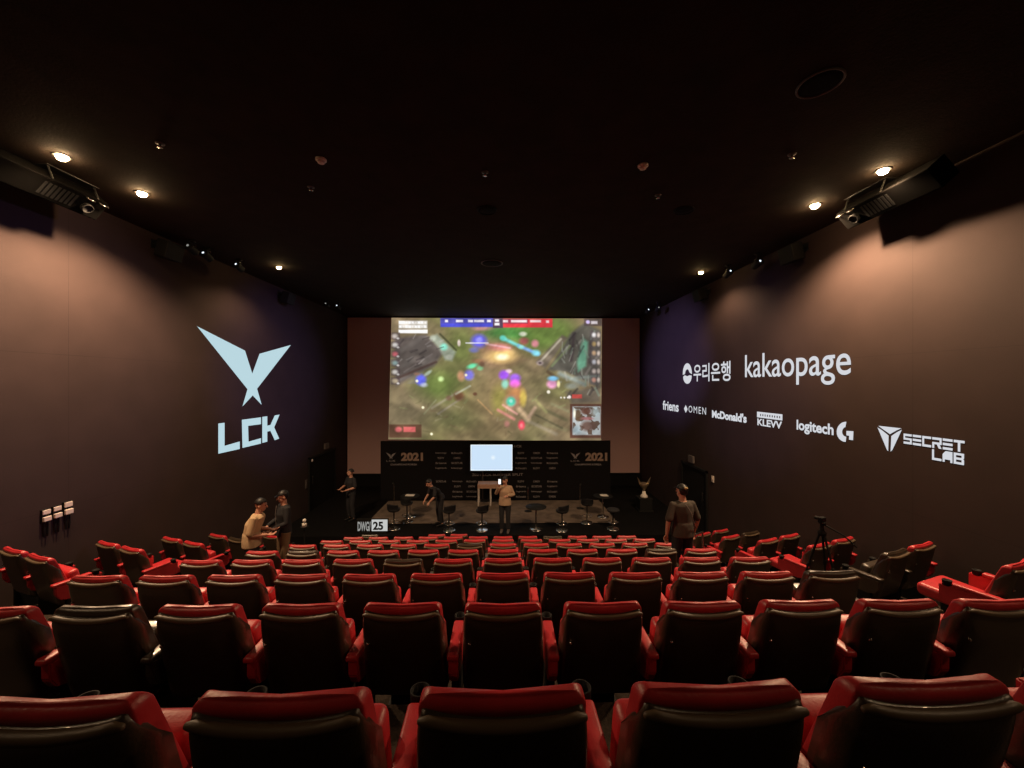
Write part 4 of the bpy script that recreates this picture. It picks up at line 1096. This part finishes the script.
    for an in ('al', 'ar'):
        a0 = J[an]; bm = BM()
        tube(bm, [a0 + Vector((0, -.035, -.042)), a0 + Vector((0, .06, -.048)), a0 + Vector((0, .165, -.060))], [.046, .045, .034], 14)
        for v in bm.verts: v.co.z = max(v.co.z, .004)
        obj('shoe', bm, mats['shoe'], t, True)
    # hair / cap
    bm = BM(); q = bmesh.ops.create_uvsphere(bm, u_segments=24, v_segments=16, radius=1)
    dele = []
    for v in bm.verts:
        x, y, z = v.co
        cut = -.15 + .55 * max(0, y) if hair == 'short' else -.75 + 1.15 * max(0, y)
        if cap: cut = .12
        if z < cut: dele.append(v)
        v.co = HP(x * .086, -.008 + y * .106 - .004, .026 + z * .110)
    bmesh.ops.delete(bm, geom=dele, context='VERTS')
    bmesh.ops.solidify(bm, geom=list(bm.faces), thickness=.012)
    if cap:
        a = [bm.verts.new(HP(.07 * math.sin(w), .085 + .085 * math.cos(w) * .9 - .01, .050 - .012 * math.cos(w))) for w in np.linspace(-1.45, 1.45, 11)]
        b = [bm.verts.new(HP(.07 * math.sin(w), .07 + .03 * math.cos(w), .055)) for w in np.linspace(-1.45, 1.45, 11)]
        nf = [bm.faces.new((a[i], a[i + 1], b[i + 1], b[i])) for i in range(10)]
        bmesh.ops.solidify(bm, geom=nf, thickness=.006)
    obj('cap' if cap else 'hair', bm, mats.get('cap', M['hair']), t, True)
    if cap:
        bm = BM(); q = bmesh.ops.create_uvsphere(bm, u_segments=20, v_segments=12, radius=1)
        dele = [v for v in bm.verts if v.co.z > .3 or v.co.z < -.80 + 1.0 * max(0, v.co.y + .3) or v.co.y > .25]
        for v in bm.verts: v.co = HP(v.co.x * .083, -.010 + v.co.y * .101, .026 + v.co.z * .105)
        bmesh.ops.delete(bm, geom=dele, context='VERTS'); bmesh.ops.solidify(bm, geom=list(bm.faces), thickness=.008); obj('hair', bm, M['hair'], t, True)
    bm = BM()
    for s in (-1, 1): ellipsoid(bm, HP(s * .030, .079, .010), (.013, .008, .007), hR, 10, 8)
    obj('eyes', bm, M['eye'], t, True)
    if extra: extra(t, J, HP, mats)
    return t
DK = dict(skin=M['skin'], shirt=M['darkcloth'], trousers=M['darkcloth'], shoe=M['plastic'])
# centre of the stage: beige top, holding up a bright phone, facing the seats
Yp = 11.98; xp = SX(505, Yp)
ph = {}
def phone_extra(t, J, HP, mats): pass
person('person in a beige top and dark trousers standing mid-stage, raising a hand', (xp, Yp, STAGE_Z), PI - .15,
       dict(er=(.27, .05, 1.20), wr=(.17, .20, 1.45), el=(-.27, -.02, 1.16), wl=(-.12, .20, 1.19), kl=(-.10, .02, .5)),
       dict(skin=M['skin'], shirt=M['beige'], trousers=M['darkcloth'], shoe=M['rimgrey']), 1.72, long_sleeve=True, grow=2.2, headrot=(.12, 0, -.35), cap=True)
bm = BM(); box(bm, -.038, .038, -.006, .006, -.078, .078, .005)
o_ = thing('phone', 'small bright white phone held beside the head of the person in beige', 'phone', on_y(499.6, 481.6, Yp - .24))
obj('phone_case', bm, M['plastic'], o_)
bm = BM(); box(bm, -.036, .036, -.0085, -.006, -.074, .074); obj('display', bm, emit('phone_light', (.95, .97, 1), 1.4), o_)
# dark person bending on stage
Yp = 12.6
person('person in dark clothes bending forward over the left half of the stage', (SX(440, Yp), Yp, STAGE_Z), PI - 1.0,
       dict(waist=(0, .06, 1.05), chest=(0, .17, 1.20), neck=(0, .29, 1.32), head=(0, .38, 1.42), sl=(-.185, .25, 1.27), sr=(.185, .25, 1.27),
            er=(.22, .30, 1.02), wr=(.16, .45, .86), el=(-.22, .28, 1.02), wl=(-.15, .42, .86)), DK, 1.72, headrot=(-.5, 0, 0))
# dark person at the left door
Yp = 13.1
person('person in black standing by the dark left door with an arm held out', (SX(351, Yp), Yp, STAGE_Z), PI - .6,
       dict(er=(.25, .04, 1.15), wr=(.16, .28, 1.10), el=(-.25, .02, 1.14), wl=(-.12, .27, 1.08)), DK, 1.72, long_sleeve=False, headrot=(.1, 0, -.4))
# two persons in the left aisle
Yp = 7.45; zf = row_at(Yp)
person('person in a pale yellow shirt in the left aisle, hands out, facing a companion', (SX(251.5, Yp), Yp, zf), -1.25,
       dict(chest=(0, .05, 1.27), neck=(0, .10, 1.44), head=(0, .15, 1.58), sl=(-.185, .07, 1.38), sr=(.185, .07, 1.38),
            er=(.22, .02, 1.10), wr=(.12, .27, 1.06), el=(-.22, .03, 1.10), wl=(-.12, .28, 1.08)),
       dict(skin=M['skin'], shirt=M['yellow'], trousers=M['darkcloth'], shoe=M['plastic']), 1.79, grow=2.0, headrot=(-.2, 0, 0))
Yp = 8.05; zf = row_at(Yp)
def strap(t, J, HP, mats):
    bm = BM(); tube(bm, [(.06, .12, 1.43), (.02, .15, 1.30), (-.02, .15, 1.12), (-.05, .15, .98)], .012, 8, True, (Vector((0, 1, 0)), .4)); obj('lanyard', bm, M['rimgrey'], t, True)
person('person in black with a cap and grey lanyard in the left aisle', (SX(284, Yp), Yp, zf), 2.35,
       dict(er=(.23, .04, 1.13), wr=(.10, .26, 1.06), el=(-.23, .02, 1.13), wl=(-.10, .26, 1.02)), dict(DK, trousers=M['khaki']), 1.76, headrot=(-.15, 0, 0), cap=True, extra=strap, long_sleeve=True)
# person seen from behind on the right
Yp = 6.80; zf = row_at(Yp)
def patch(t, J, HP, mats):
    bm = BM(); ellipsoid(bm, HP(-.025, -.106, .078), (.034, .010, .024), None, 12, 8); obj('cap_patch', bm, M['tanpatch'], t, True)
    bm = BM(); tube(bm, [(-.02, -.135, 1.42), (.05, -.165, 1.30), (.09, -.168, 1.16), (.16, -.12, 1.02), (.19, -.02, .97)], .011, 8, True, (Vector((0, 1, 0)), .5)); obj('bag_strap', bm, M['rimgrey'], t, True)
person('person seen from behind in a charcoal shirt and cap among the right seats', (SX(682.5, Yp), Yp, zf), .12,
       dict(el=(-.27, -.02, 1.12), wl=(-.27, .03, .88), er=(.27, -.02, 1.12), wr=(.25, .05, .90)),
       dict(skin=M['skin'], shirt=M['greycloth'], trousers=M['darkcloth'], shoe=M['plastic']), 1.77, grow=2.0, headrot=(0, 0, .35), cap=True, extra=patch)

# ------------------------------------------------------------------ world, camera
w = bpy.data.worlds.new('dark_room'); S.world = w; w.use_nodes = True
w.node_tree.nodes['Background'].inputs[0].default_value = (0, 0, 0, 1)
cam = bpy.data.cameras.new('camera'); co = bpy.data.objects.new('camera', cam); COL.objects.link(co)
cam.sensor_fit = 'HORIZONTAL'; cam.sensor_width = 36.0; cam.lens = 36.0 * F / 1024
cam.shift_x = (512 - CX) / 1024; cam.clip_start = .02
co.location = (0, 0, EZ); co.rotation_euler = (PI / 2, 0, -YAW)
S.camera = co
S.view_settings.view_transform = 'Standard'; S.view_settings.look = 'None'; S.view_settings.gamma = 1; S.view_settings.exposure = 0
S.view_settings.use_curve_mapping = False
S.cycles.use_denoising = True
S.cycles.max_bounces = 6
